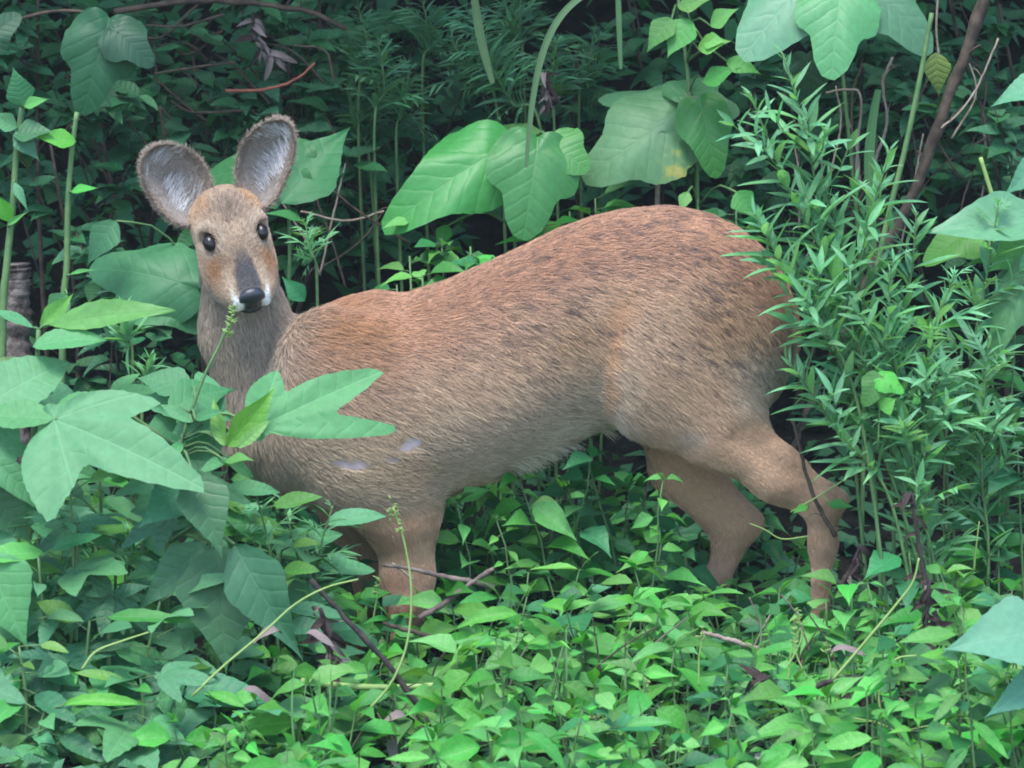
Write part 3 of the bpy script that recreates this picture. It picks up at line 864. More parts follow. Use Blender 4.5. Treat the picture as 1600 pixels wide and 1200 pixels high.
# ------------------------------------------------------------------ building plants
def orient(pos, d, nrm, sx, sy, sz=None):
    d = Vector(d).normalized(); nrm = Vector(nrm)
    nrm = nrm-d*nrm.dot(d)
    if nrm.length < 1e-4: nrm = d.orthogonal()
    nrm.normalize(); x = d.cross(nrm)
    M = Matrix((x*sx, d*sy, nrm*(sz or sx))).transposed().to_4x4()
    M.translation = pos
    return M

def leaf(mesh, root, pos, d, nrm, L, W=1.0, name='leaf'):
    o = bpy.data.objects.new(name, mesh)
    COL.objects.link(o)
    o.parent = root
    o.matrix_basis = Matrix.Translation(-root.location) @ orient(Vector(pos), d, nrm, L*W, L, L)
    return o

class Stem:
    """collects the tubes of one plant's stem"""
    def __init__(self): self.V, self.F = [], []
    def tube(self, pts, r0, r1, ns=6, knob=0.0, rr=None):
        pts = [Vector(p) for p in pts]; n = len(pts); o = len(self.V)
        up = None
        for i, p in enumerate(pts):
            t = (pts[min(n-1, i+1)]-pts[max(0, i-1)]).normalized()
            a = (t.orthogonal() if up is None else up-t*up.dot(t)).normalized(); up = a; b = t.cross(a)
            r = r0+(r1-r0)*i/max(1, n-1)
            if knob and rr: r *= 1+rr.uniform(-knob, knob)
            for k in range(ns):
                f = 2*math.pi*k/ns
                q = r*(1+(rr.uniform(-knob, knob)*.5 if knob and rr else 0))
                self.V.append(p+a*math.cos(f)*q+b*math.sin(f)*q)
        for i in range(n-1):
            for k in range(ns):
                c = o+i*ns+k; d = o+i*ns+(k+1) % ns
                self.F.append((c, d, d+ns, c+ns))
        self.F.append(tuple(o+k for k in reversed(range(ns)))); self.F.append(tuple(o+(n-1)*ns+k for k in range(ns)))
    def build(self, root, mat, name='stem'):
        return mesh_obj(name, [v-root.location for v in self.V], self.F, mat, root)

def spline(pts, n):
    """Catmull-Rom through points"""
    pts = [Vector(p) for p in pts]
    if len(pts) == 2: return [pts[0].lerp(pts[1], i/(n-1)) for i in range(n)]
    q = [pts[0]*2-pts[1]]+pts+[pts[-1]*2-pts[-2]]; out = []
    m = len(pts)-1
    for i in range(n):
        u = i/(n-1)*m; k = min(m-1, int(u)); t = u-k
        a, b, c, d = q[k:k+4]
        out.append(.5*((2*b)+(c-a)*t+(2*a-5*b+4*c-d)*t*t+(3*b-a-3*c+d)*t**3))
    return out

def pxline(lst, Y, n=14):
    """photo polyline -> curve; items (px,py) or (px,py,dY)"""
    return spline([P(q[0], q[1], Y+(q[2] if len(q) > 2 else 0)) for q in lst], n)

def on_ground(x, y): return Vector((x, y, ground_z(x, y)))

# what a plant stands near, for telling look-alikes apart
MARKS = [((262, 285), 'tilted ear'), ((432, 240), 'upright ear'), ((385, 470), 'deer\'s nose'), ((110, 300), 'thorny stalk'), ((25, 480), 'bark stump'), ((690, 290), 'two big bright vine leaves'),
         ((985, 225), 'yellow-edged vine leaf'), ((1300, 50), 'three drooping leaflets'), ((845, 110), 'long arching grass blade'), ((1462, 120), 'mottled yellow leaf'), ((1400, 360), 'slanting brown branch'),
         ((1230, 450), 'deer\'s tail end'), ((1300, 770), 'near hind hock'), ((1280, 960), 'hindmost foot'), ((1445, 880), 'blackened dead stem'), ((1385, 1100), 'looping tendril'), ((1545, 1040), 'two jutting pale leaves'),
         ((1150, 1185), 'tiny white flowers'), ((1560, 480), 'curled blotched leaf'), ((640, 900), 'grey twig on the foreleg'), ((610, 1050), 'leaning black stick'), ((850, 780), 'deer\'s belly'), ((1130, 880), 'darker hind leg'),
         ((500, 480), 'deer\'s shoulder'), ((500, 780), 'deer\'s brisket'), ((130, 690), 'biggest pale ragweed leaf'), ((170, 490), 'long narrow bright leaf'), ((340, 930), 'hanging veined ragweed leaves'), ((230, 1110), 'low spreading ragweed'),
         ((545, 1165), 'round blue-green leaf'), ((960, 980), 'middle of the herb carpet'), ((770, 1165), 'budded arching tendril'), ((740, 390), 'dip of the deer\'s back'), ((1040, 310), 'top of the rump'), ((485, 385), 'mugwort with cut leaves'),
         ((150, 100), 'large dark heart-shaped leaf'), ((360, 140), 'reddish bent twig'), ((590, 130), 'dark mugwort shoots'), ((1375, 610), 'bindweed in the mugwort'), ((1145, 1000), 'brown stalk between the hind feet'), ((20, 920), 'slanting ragweed petiole'), ((950, 1150), 'straight thin runner'), ((1580, 250), 'pale pointed leaves'), ((1070, 60), 'tuft of smaller leaves')]
def near(px, py):
    return 'near the '+min(MARKS, key=lambda m: (m[0][0]-px)**2+(m[0][1]-py)**2)[1]
def near_pt(p):
    x, y = to_px(np.array([p])); return near(x[0], y[0])
# ------------------------------------------------------------------ ground
def terrain():
    u = np.linspace(-1, 1, 121)
    ax = np.sign(u)*(np.abs(u)*1.6+np.abs(u)**7*140)
    V = [(x, y, ground_z(x, y)) for y in ax for x in ax]
    n = len(ax)
    F = [(j*n+i, j*n+i+1, (j+1)*n+i+1, (j+1)*n+i) for j in range(n-1) for i in range(n-1)]
    props(mesh_obj('ground', V, F, M_SOIL), 'dark bare soil of the bank under the weeds', kind='structure')
terrain()

CAMDIR = Vector((0, -1, .12))
class Plant:
    def __init__(self, name, label, cat, base, group=None):
        self.root = props(empty(name, base), label, cat, group); self.s = Stem(); self.line = []
    def stem(self, pts, r0, r1, ns=6, **k):
        self.s.tube(pts, r0, r1, ns, **k); self.line += list(pts); return self
    def twig(self, to, r=.0011, sag=.0):
        """petiole from the nearest stem point to a leaf base"""
        to = Vector(to)
        if not self.line: return
        a = min(self.line, key=lambda p: (p-to).length+max(0, p.z-to.z)*.5)
        if (a-to).length < .004: return
        m = a.lerp(to, .5); m.z += .18*(to-a).length-sag
        self.s.tube(spline([a, m, to], 6), r*1.25, r, 5)
    def px(self, mesh, b, t, Y, dY=0.0, n=(0, -.75, .65), W=1.0, pet=True, r=.0013):
        p, q = P(b[0], b[1], Y), P(t[0], t[1], Y+dY)
        if pet: self.twig(p, r)
        return leaf(mesh, self.root, p, q-p, n, (q-p).length, W)
    def done(self, mat): 
        if self.s.V: self.s.build(self.root, mat)
        return self.root

def down(px, py, Y):
    """ground point under a photo pixel at depth Y"""
    q = P(px, py, Y); return on_ground(q.x, Y)

# ------------------------------------------------------------------ vines and broad leaves behind the deer
K, KP, KD, KS = KUD['vine_leaf'], KUD['vine_leaf_pale'], KUD['vine_leaf_dark'], KUD['vine_leaf_sick']
TRIR, TRID, TRIY = TRI['ragweed_leaf'], TRI['ragweed_leaf_low'], TRI['ragweed_leaf_young']
LR, LD, LY, LN = [LANCE[m.name] for m in (M_RAGP, M_RAGDP, M_RAGY, M_NEAR)]
OR, OD, OY = [OVAL[m.name] for m in (M_RAGP, M_RAGDP, M_RAGY)]
OH, OH2, ON, OKP, OKD, OSK = [OVAL[m.name] for m in (M_HERB, M_HERB2, M_NEAR, M_KUDP, M_KUDD, M_SICK)]
F1 = (0, -.93, .35)

Y = .26
v = Plant('climbing_vine', 'vine with two big bright green leaves hanging just above the deer\'s back', 'vine', down(800, 700, Y))
v.stem(pxline([(800, 640), (806, 440), (802, 300), (800, 242), (850, 205)], Y+.06), .003, .0018)
v.px(K[0], (758, 246), (600, 340), Y, -.05, (.05, -.85, .52), .66)
v.px(K[1], (838, 238), (822, 362), Y-.02, -.05, (.1, -.95, .25), 1.00)
v.px(K[2], (868, 232), (916, 258), Y-.01, -.02, (.1, -.9, .35), 1.35)
v.px(K[2], (812, 236), (696, 196), Y+.05, .04, (0, -.85, .55), .72)
v.px(OH[0], (700, 352), (682, 388), Y, -.02, F1, .9)
v.px(OH[2], (640, 345), (598, 348), Y-.02, -.02, (0, -.6, .8), .8)
v.done(M_STEM)

Y = .30
v = Plant('climbing_vine', 'vine with a browning yellow-edged leaf above the deer\'s rump', 'vine', down(1030, 700, Y))
v.stem(pxline([(1030, 660), (1026, 330), (1036, 250), (1044, 180), (1060, 140)], Y+.05), .0035, .0025)
v.px(KS[2], (1036, 196), (916, 262), Y, -.04, (.0, -.85, .5), .92)
v.px(KP[1], (1058, 170), (938, 128), Y+.02, .03, (0, -.6, .8), .78)
v.px(KP[0], (1075, 150), (1112, 112), Y+.02, .04, (0, -.6, .8), 1.2)
v.px(K[0], (1098, 176), (1122, 270), Y-.02, -.03, (.1, -.95, .2), .78)
v.px(KP[2], (1112, 172), (1156, 168), Y-.01, 0, (.1, -.9, .4), 1.2)
v.done(M_TWIG)

Y = .16
v = Plant('climbing_vine', 'vine with three broad pale drooping leaflets above the feathery mugwort', 'vine', down(1320, 900, Y))
v.stem(pxline([(1345, 900), (1350, 500), (1320, 150), (1300, -40), (1310, -90)], Y+.22), .003, .002)
v.px(KP[0], (1268, -38), (1158, 72), Y, -.06, (-.1, -.8, .6), .86, r=.0016)
v.px(KP[1], (1312, -6), (1302, 106), Y-.03, -.06, (.05, -.85, .55), .92, r=.0016)
v.px(KP[2], (1352, -20), (1462, 52), Y, -.04, (.1, -.75, .65), .80, r=.0016)
v.px(KD[1], (1262, 100), (1268, 175), Y+.10, 0, (0, -.8, .6), .9)
v.done(M_STEM)

Y = .24
v = Plant('climbing_vine', 'vine with smaller bright leaves in a tuft beside the yellow-edged leaf', 'vine', down(1070, 700, Y))
v.stem(pxline([(1085, 700), (1090, 300), (1075, 120), (1060, 0), (1050, -60)], Y+.08), .003, .002)
for b, t, k in (((1050, 28), (1008, 78), 0), ((1078, 30), (1040, 88), 1), ((1060, 12), (1110, -8), 2), ((1090, 75), (1140, 60), 0), ((1100, 66), (1132, 62), 1), ((1135, 95), (1190, 110), 2), ((1110, 40), (1150, 10), 0), ((1100, 130), (1150, 100), 2), ((1150, 300), (1180, 340), 1), ((1075, 300), (1062, 330), 2)):
    v.px(OH[k], b, t, Y, -.02, (RND.uniform(-.3, .3), -.8, .5), .95)
v.done(M_STEM)

Y = .20
v = Plant('climbing_vine', 'vine with a large dark heart-shaped leaf hanging high over the thorny stalk', 'vine', down(150, 900, Y))
v.stem(pxline([(-60, 60), (30, 30), (90, 17), (150, 22), (163, 40)], Y+.03), .0028, .0018)
v.px(KD[1], (164, 52), (128, 172), Y, -.03, (.05, -.93, .3), .88, r=.002)
v.px(KD[2], (185, 52), (236, 92), Y-.01, -.02, (.1, -.9, .4), .95)
v.px(KD[0], (-20, 60), (28, 20), Y, 0, F1, .9)
v.done(M_STEMB)

Y = .14
v = Plant('climbing_vine', 'broad dark green leaves on a vine behind the deer\'s ears', 'vine', down(430, 800, Y))
v.stem(pxline([(440, 800), (450, 520), (452, 350), (440, 250)], Y+.05), .003, .002)
v.px(K[0], (448, 262), (312, 262), Y+.03, .03, (0, -.85, .5), .78).data = KUD['herb_leaf_dark'][0]
v.px(OH2[1], (440, 318), (546, 188), Y, .05, (-.25, -.9, .3), .82)
v.px(OH2[2], (470, 345), (420, 322), Y, -.02, (0, -.5, .8), .8)
v.px(OH2[0], (476, 470), (440, 430), Y, 0, F1, .9)
v.done(M_STEM)

Y = .06
v = Plant('broadleaf_weed', 'dark weed with wide leaves spread beside the deer\'s throat', 'weed', down(320, 900, Y))
v.stem(pxline([(300, 960), (302, 700), (312, 520), (318, 440)], Y+.06), .003, .002)
v.px(KUD['herb_leaf_dark'][2], (275, 440), (135, 398), Y, .02, (-.1, -.85, .5), .76)
v.px(KUD['herb_leaf_dark'][0], (325, 470), (205, 482), Y+.02, -.04, (-.05, -.7, .7), .78)
v.px(KUD['herb_leaf_dark'][1], (300, 425), (285, 375), Y+.05, .04, F1, .9)
v.px(OH2[0], (182, 345), (132, 412), Y, -.02, (-.2, -.9, .3), .95)
v.px(OH2[1], (300, 590), (250, 640), Y+.02, -.02, F1, .9)
v.px(KUD['herb_leaf_dark'][0], (80, 640), (30, 600), Y+.02, -.02, F1, .9)
v.done(M_STEM)

# ------------------------------------------------------------------ stalks at the far side of the ragweed
Y = .02
def stalk(label, line, r0, leaves, mat=M_STEM, thorns=0, yy=Y):
    v = Plant('thorny_stalk' if thorns else 'leafy_stalk', label, 'weed', down(line[-1][0], 1000, yy))
    pts = pxline([(line[-1][0]-4, 1010)]+list(reversed(line)), yy, 26)
    v.stem(pts, r0*1.2, r0*.7)
    for i in range(thorns):
        p = pts[RND.randrange(6, 25)]; a = RND.uniform(0, 6.28)
        v.s.tube([p, p+Vector((math.cos(a)*.006, math.sin(a)*.004, .002))], .0009, .0002, 4)
    for mesh, b, t, n, W in leaves: v.px(mesh, b, t, yy-.01, -.015, n, W, r=.0012)
    return v.done(mat)
stalk('thorny green stalk with a pale ragged leaf at its top', [(120, 175), (112, 240), (106, 320), (104, 420), (98, 520)], .0042,
      [(OH[0], (118, 222), (52, 208), (0, -.8, .6), .8), (OH[1], (112, 300), (152, 290), (0, -.7, .7), .5), (OH[2], (108, 430), (150, 415), (0, -.7, .7), .3), (OH2[1], (105, 460), (70, 500), F1, .9)], thorns=34)
stalk('tall pale stalk topped by a cupped young leaf, near the bark stump', [(34, 168), (26, 230), (20, 320), (10, 420), (4, 520)], .0048,
      [(OR[0], (36, 165), (22, 106), (.2, -.95, .2), 1.1), (OH[1], (38, 166), (74, 152), (0, -.8, .5), .6), (OR[1], (26, 200), (-20, 175), F1, .7), (OR[2], (22, 285), (44, 330), F1, .5),
       (OD[0], (24, 205), (62, 250), F1, .9), (OH[0], (16, 345), (-10, 300), F1, .8), (OH[2], (12, 352), (40, 330), F1, .4), (OD[1], (20, 210), (85, 200), (0, -.7, .7), .8)])

s = Plant('bark_stump', 'rough grey bark stump standing by the tall pale stalk', 'stump', down(26, 1000, .09))
rr = random.Random(5)
s.stem(spline([down(20, 1000, .09), P(24, 800, .09), P(24, 600, .09), P(27, 500, .09), P(28, 440, .09), P(27, 412, .09)], 60), .021, .015, 22, knob=.16, rr=rr)
s.done(M_BARK).children[0].name = 'trunk'

# ------------------------------------------------------------------ ragweed in front, to one side of the chest
Y = -.34
v = Plant('ragweed_plant', 'pale giant ragweed with deeply lobed leaves spreading across the deer\'s chest', 'weed', down(262, 1100, Y))
main = pxline([(258, 1130), (260, 980), (262, 860), (266, 760), (284, 688)], Y, 20)
v.stem(main, .0046, .0032)
v.stem(pxline([(284, 688), (296, 650), (318, 590), (340, 545), (357, 508)], Y, 12), .0024, .0014)
v.px(rag_special(((0, 1, .17), (62, .64, .27), (-38, .60, .20)), .36, .35), (86, 656), (322, 744), Y-.06, -.10, (-.12, -.78, .62), 1.0, r=.0022)
v.px(LR[1], (84, 656), (-40, 640), Y-.06, .02, (-.1, -.6, .8), 1.3, pet=False)
v.px(TRIR[1], (345, 650), (200, 600), Y+.03, .03, (0, -.85, .55), .85)
v.px(OR[1], (356, 672), (182, 700), Y+.06, -.02, (-.1, -.92, .4), .95)
v.px(OR[2], (262, 640), (372, 590), Y+.01, .03, (0, -.8, .6), 1.0)
v.px(OR[0], (300, 610), (206, 578), Y+.05, .03, (0, -.7, .7), .9)
v.px(rag_special(((0, 1, .15), (27, 1.05, .085), (-46, .46, .30)), .24, .15), (402, 668), (609, 568), Y-.02, .04, (.05, -.82, .56), 1.0, r=.0018)
v.px(OY[0], (354, 697), (440, 604), Y-.05, .02, (.45, -.9, .1), .62)
v.px(OY[2], (352, 697), (322, 612), Y-.05, .02, (-.5, -.8, .3), .55)
v.px(LY[0], (372, 700), (420, 655), Y-.05, .0, (.2, -.8, .5), 1.0)
v.px(OH[0], (352, 720), (395, 712), Y-.06, -.02, (0, -.5, .9), .9)
v.px(LR[0], (284, 690), (262, 720), Y-.04, -.03, F1, 1.2)
for b, t, k, W in (((300, 735), (350, 868), 0, .85), ((340, 852), (352, 1052), 1, .84), ((322, 850), (216, 950), 2, .8), ((366, 850), (466, 1030), 0, .72), ((290, 760), (220, 820), 1, .8), ((280, 740), (330, 790), 2, .9)):
    v.px(OD[k], b, t, Y-.09+.03*k, -.05, (RND.uniform(-.2, .2), -.95, .25), W, r=.0018)
for b, t, m, W in (((284, 690), (205, 742), TRIR[0], .8), ((270, 745), (170, 770), TRIR[2], .8), ((275, 740), (390, 770), TRIR[1], .7), ((300, 660), (250, 628), LR[0], 1.1), ((305, 655), (345, 640), LR[1], 1.0), ((268, 800), (180, 850), TRID[0], .8), ((266, 830), (335, 815), LD[1], 1.0), ((262, 880), (195, 900), LD[0], 1.2), ((356, 720), (400, 745), LR[1], 1.0), ((356, 715), (310, 735), LR[0], 1.1)):
    v.px(m, b, t, Y-.02+RND.uniform(-.04, .04), RND.uniform(-.04, .02), (RND.uniform(-.2, .2), -.8, .6), W, r=.0014)
root = v.done(M_STEM)
# bud spike at its tip
bud = Stem(); tipp = P(358, 506, Y)
for i in range(46):
    a, h = RND.uniform(0, 6.28), RND.random()
    c = tipp+Vector((0, 0, -.016+h*.036))+Vector((.006*h-.001, 0, 0))
    e = c+Vector((math.cos(a), math.sin(a), .5))*RND.uniform(.004, .0085)*(1.25-.5*h)
    bud.tube([c, c.lerp(e, .6), e], .0017, .0003, 4)
bud.build(root, M_STEMY, 'flower_spike')

v = Plant('ragweed_plant', 'ragweed top with a long narrow bright leaf pointing at the deer\'s throat', 'weed', down(60, 1000, -.22))
Y = -.22
v.stem(pxline([(40, 1010), (48, 760), (56, 620), (60, 515)], Y, 18), .0042, .0028)
v.px(LY[0], (78, 508), (262, 467), Y, -.05, (0, -.75, .6), .80)
v.px(OY[0], (62, 512), (122, 452), Y, .04, (.3, -.9, .3), .52)
v.px(LR[1], (52, 512), (-12, 480), Y, -.02, (0, -.5, .85), 1.0)
v.px(LR[2], (52, 542), (160, 512), Y-.02, -.02, (0, -.6, .8), .95)
v.px(LR[2], (-30, 640), (106, 546), Y-.06, .03, (-.3, -.85, .4), 1.35)
v.px(LY[1], (-30, 585), (40, 555), Y, 0, (0, -.6, .8), 1.0)
v.px(OR[1], (20, 650), (-40, 720), Y-.03, -.03, F1, 1.0)
v.done(M_STEM)

v = Plant('ragweed_plant', 'ragweed with cut-off pale leaves crowding the thick slanting petiole', 'weed', down(-20, 1100, -.36))
Y = -.36
v.stem(pxline([(-20, 1150), (-14, 900), (-18, 760), (30, 690)], Y, 18), .0045, .0030)
v.px(TRIR[1], (-30, 700), (60, 780), Y-.02, -.04, (-.1, -.8, .5), .9)
v.px(OR[0], (-30, 860), (46, 1012), Y-.04, -.04, (.1, -.9, .4), 1.0)
v.px(LR[1], (-20, 820), (80, 800), Y, 0, (0, -.6, .8), 1.0)
v.px(OD[0], (-20, 760), (50, 850), Y, -.02, F1, 1.0)
v.px(OD[2], (30, 985), (105, 1010), Y, -.02, (0, -.7, .7), 1.1)
v.px(OD[1], (20, 940), (115, 920), Y+.03, .02, (0, -.7, .7), .9)
v.done(M_STEM)

# lower, darker ragweed plants at the foot of the big one
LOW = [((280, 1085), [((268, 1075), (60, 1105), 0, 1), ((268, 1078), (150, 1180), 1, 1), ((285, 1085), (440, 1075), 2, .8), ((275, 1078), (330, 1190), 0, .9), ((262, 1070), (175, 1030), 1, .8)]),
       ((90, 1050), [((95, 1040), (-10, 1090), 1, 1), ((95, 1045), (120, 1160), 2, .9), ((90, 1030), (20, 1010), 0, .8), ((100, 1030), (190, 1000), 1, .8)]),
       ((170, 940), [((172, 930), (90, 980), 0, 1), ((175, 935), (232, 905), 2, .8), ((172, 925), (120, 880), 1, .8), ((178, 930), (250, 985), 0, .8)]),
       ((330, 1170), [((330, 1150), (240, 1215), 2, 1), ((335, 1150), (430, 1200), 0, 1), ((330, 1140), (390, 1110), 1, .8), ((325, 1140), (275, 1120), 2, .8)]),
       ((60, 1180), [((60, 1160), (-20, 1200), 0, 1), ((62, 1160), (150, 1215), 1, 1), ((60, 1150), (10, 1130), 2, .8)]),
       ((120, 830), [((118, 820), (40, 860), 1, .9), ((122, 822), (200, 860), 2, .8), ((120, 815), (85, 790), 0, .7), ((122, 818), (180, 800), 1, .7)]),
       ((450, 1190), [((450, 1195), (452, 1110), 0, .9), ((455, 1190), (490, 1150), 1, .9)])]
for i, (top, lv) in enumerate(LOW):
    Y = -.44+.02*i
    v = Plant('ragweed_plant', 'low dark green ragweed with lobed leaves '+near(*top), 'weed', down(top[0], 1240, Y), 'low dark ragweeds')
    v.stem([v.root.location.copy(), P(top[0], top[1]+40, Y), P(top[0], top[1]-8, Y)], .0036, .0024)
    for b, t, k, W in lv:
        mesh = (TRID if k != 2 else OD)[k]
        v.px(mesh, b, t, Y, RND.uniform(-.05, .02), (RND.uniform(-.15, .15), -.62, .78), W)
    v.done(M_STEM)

# bright weeds of long pointed leaves massed in front of the chest
PW = [(60, 640, -.26), (150, 625, -.20), (20, 730, -.30), (110, 770, -.36), (210, 700, -.18), (330, 770, -.24), (180, 850, -.30), (400, 800, -.22), (60, 870, -.40), (250, 940, -.40), (140, 970, -.42), (410, 900, -.30), (30, 1010, -.46), (330, 1010, -.38), (440, 860, -.24), (120, 880, -.34), (220, 1060, -.48), (400, 1110, -.48), (70, 1110, -.5), (480, 830, -.2)]
for i, (x, y, Y) in enumerate(PW):
    r3 = random.Random(300+i); q = P(x, y, Y); b = on_ground(q.x+r3.uniform(-.02, .02), Y+.01)
    if b.z > q.z-.04: b.z = q.z-.08
    v = Plant('pointed_leaf_weed', 'bright weed with long pointed overlapping leaves '+near(x, y), 'weed', b, 'pointed-leaf weeds massed by the chest')
    v.stem(spline([b, b.lerp(q, .5)+Vector((r3.uniform(-.012, .012), 0, 0)), q], 10), .0028, .0016)
    nn = 10+int((q-b).length*14)
    for k in range(nn):
        a = 2.4*k+r3.uniform(-.4, .4); p = b.lerp(q, 1-.8*(k/nn)**.9); el = r3.uniform(-.35, .35)+(.4 if k < 3 else 0)
        d = Vector((math.cos(a), math.sin(a)*.7-.3, math.sin(el))).normalized()
        e = p+d*r3.uniform(.015, .03); v.s.tube([p, e], .0012, .0009, 4)
        young = k < 3 and r3.random() < .3
        tri_ = (not young) and r3.random() < .28
        ms = r3.choice(TRIR if tri_ else LY if young else (LR if r3.random() < .5 else (HERBL if r3.random() < .6 else LD)))
        leaf(ms, v.root, e, d+Vector((0, 0, -.12)), Vector((r3.uniform(-.35, .35), -.75, .75)), r3.uniform(.055, .105)*(.6 if young else 1), r3.uniform(.75, 1.1))
    v.done(M_STEM)

v = Plant('broadleaf_weed', 'round pale blue-green leaf standing up beneath the leaning black stick', 'weed', down(545, 1240, -.40))
v.stem([v.root.location.copy(), P(550, 1210, -.40)], .002, .0015)
v.px(KUD['vine_leaf_pale'][2], (560, 1200), (528, 1128), -.40, .03, (0, -.9, .4), 1.0).data = KUD['vine_leaf_pale'][0]
v.px(OKP[1], (440, 1215), (455, 1110), -.40, .02, (-.2, -.9, .35), .95)
v.done(M_STEM)

v = Plant('broadleaf_weed', 'two smooth pale leaves jutting in beside the withered black stem', 'weed', down(1690, 1100, -.75))
Y = -.75
v.stem(spline([v.root.location.copy(), P(1690, 1100, Y), P(1660, 1020, Y)], 8), .004, .003)
v.px(ON[1], (1650, 985), (1474, 1004), Y, -.02, (0, -.75, .65), .88)
v.px(ON[2], (1660, 1050), (1534, 1114), Y, -.02, (.1, -.8, .5), .8)
v.done(M_STEM)

Y = -.05
v = Plant('broadleaf_weed', 'pale pointed leaves reaching in under the brown branch', 'weed', down(1660, 900, Y))
v.stem(spline([v.root.location.copy(), P(1650, 600, Y), P(1640, 300, Y), P(1640, 130, Y)], 12), .004, .002)
v.px(ON[0], (1640, 128), (1546, 156), Y, -.01, (0, -.7, .7), .85)
v.px(ON[2], (1640, 250), (1568, 300), Y, -.02, (0, -.9, .4), 1.0)
v.px(OKP[1], (1640, 345), (1436, 350), Y-.02, -.06, (0, -.7, .65), .55)
v.px(OH[1], (1620, 370), (1540, 425), Y, 0, F1, .9)
v.px(KUD['herb_leaf'][0], (1520, 360), (1442, 398), Y+.03, -.02, (0, -.6, .8), .9)
v.px(OSK[1], (1600, 440), (1540, 555), Y-.05, -.02, (-.3, -.9, .2), .55).data = KUD['vine_leaf_sick'][1]
v.done(M_STEM)

v = Plant('yellowed_leaf_vine', 'yellow and brown mottled leaf dangling on a pale thread-like stem', 'vine', down(1465, 700, .22))
v.stem(pxline([(1468, -40), (1463, 40), (1467, 88)], .22), .0016, .0012)
v.px(OSK[0], (1462, 82), (1468, 152), .22, -.01, F1, .95)
v.done(M_TWIG)

# ------------------------------------------------------------------ feathery mugwort
def mugwort(line, Y, label, group, L=.042, step=.0105, meshes=LIN, per=2, mat=M_STEM, base=None, r0=.0026, cut=None, seed=0, up=.75, name='mugwort_shoot', branch=0):
    rr = random.Random(seed*31+5)
    pts = [P(q[0], q[1], Y+(q[2] if len(q) > 2 else 0)) for q in line]
    b = base or on_ground(pts[-1].x+rr.uniform(-.01, .01), pts[-1].y)
    v = Plant(name, label, 'weed', b, group)
    crv = spline([b]+list(reversed(pts)), 40)
    v.stem(crv, r0, .0009, 5)
    tot = sum((crv[i+1]-crv[i]).length for i in range(39))
    first = (pts[-1]-b).length/max(tot, 1e-3)*.55
    n = int(tot*(1-first)/step); ang = rr.uniform(0, 6.28)
    for k in range(n):
        u = first+(1-first)*(k+.5)/n
        f = u*39; i = min(38, int(f)); p = crv[i].lerp(crv[i+1], f-i)
        t = (crv[min(39, i+1)]-crv[max(0, i-1)]).normalized()
        env = (.50+.5*min(1, (1-u)*5))*(.75+.35*math.sin(u*3.1))
        for j in range(per):
            ang += 2.4+rr.uniform(-.4, .4)
            a = t.orthogonal().normalized(); bb = t.cross(a)
            o = a*math.cos(ang)+bb*math.sin(ang)
            lift = up*(1.0 if u < .93 else 2.4)*rr.uniform(.4, 1.3)*(1 if j == 0 else 1.9)
            d = (o*Vector((1, .8, 1))+t*lift+Vector((0, -.12, .1)))
            ll = L*env*rr.uniform(.6, 1.25)*(1 if j == 0 else rr.uniform(.3, .6))
            if j and rr.random() < .25: continue
            ms = rr.choice(cut) if cut and (rr.random() < .45 if j == 0 else False) else rr.choice(meshes)
            leaf(ms, v.root, p, d, t+Vector((0, -.3, .4)), ll*(1.35 if cut and ms in cut else 1), 1.0)
    for k in range(branch):
        u = first+(1-first)*rr.uniform(.12, .88); f = u*39; i = min(38, int(f)); p = crv[i]
        t = (crv[min(39, i+1)]-crv[max(0, i-1)]).normalized()
        a = rr.uniform(0, 6.28); o = t.orthogonal().normalized(); o = o*math.cos(a)+t.cross(o)*math.sin(a)
        e = p+(o*.7+t*.55+Vector((0, -.15, .3))).normalized()*rr.uniform(.035, .085)
        tw = spline([p, p.lerp(e, .5)+o*.006, e], 8); v.s.tube(tw, .0012, .0006, 4)
        for q in range(9):
            g = tw[min(7, 1+q)] if q < 7 else e
            dd = (e-p).normalized()
            ang += 2.4; w_ = dd.orthogonal().normalized(); w_ = w_*math.cos(ang)+dd.cross(w_)*math.sin(ang)
            leaf(rr.choice(meshes), v.root, g, w_+dd*rr.uniform(.3, 1.4)*(1 if q < 7 else 2.5)+Vector((0, -.15, 0)), dd+Vector((0, -.4, .4)), L*rr.uniform(.38, .75), 1.15)
    return v.done(mat)

G = 'feathery mugwort shoots by the rump'
gl = 'feathery mugwort shoot with narrow pale leaves, its tip '
R_SH = [
 ([(1222, 82), (1262, 220), (1290, 400), (1310, 600)], -.17), ([(1172, 145), (1230, 290), (1300, 430), (1335, 640)], -.19), ([(1392, 232), (1362, 340), (1345, 480), (1360, 680)], -.15),
 ([(1180, 335), (1212, 395), (1262, 480), (1320, 640)], -.22), ([(1292, 300), (1325, 430), (1345, 600), (1365, 740)], -.16), ([(1492, 430), (1455, 530), (1415, 660), (1395, 800)], -.17),
 ([(1432, 330), (1425, 420), (1400, 560), (1385, 720)], -.13), ([(1224, 560), (1256, 620), (1290, 690), (1340, 800)], -.21), ([(1452, 585), (1420, 680), (1395, 780), (1375, 900)], -.20),
 ([(1336, 520), (1352, 640), (1365, 760), (1372, 900)], -.20), ([(1560, 320), (1540, 440), (1500, 600), (1460, 800)], -.10), ([(1268, 420), (1295, 510), (1310, 600), (1350, 760)], -.20),
 ([(1390, 420), (1392, 520), (1390, 640), (1385, 800)], -.20), ([(1545, 520), (1520, 620), (1490, 740), (1470, 880)], -.15)]
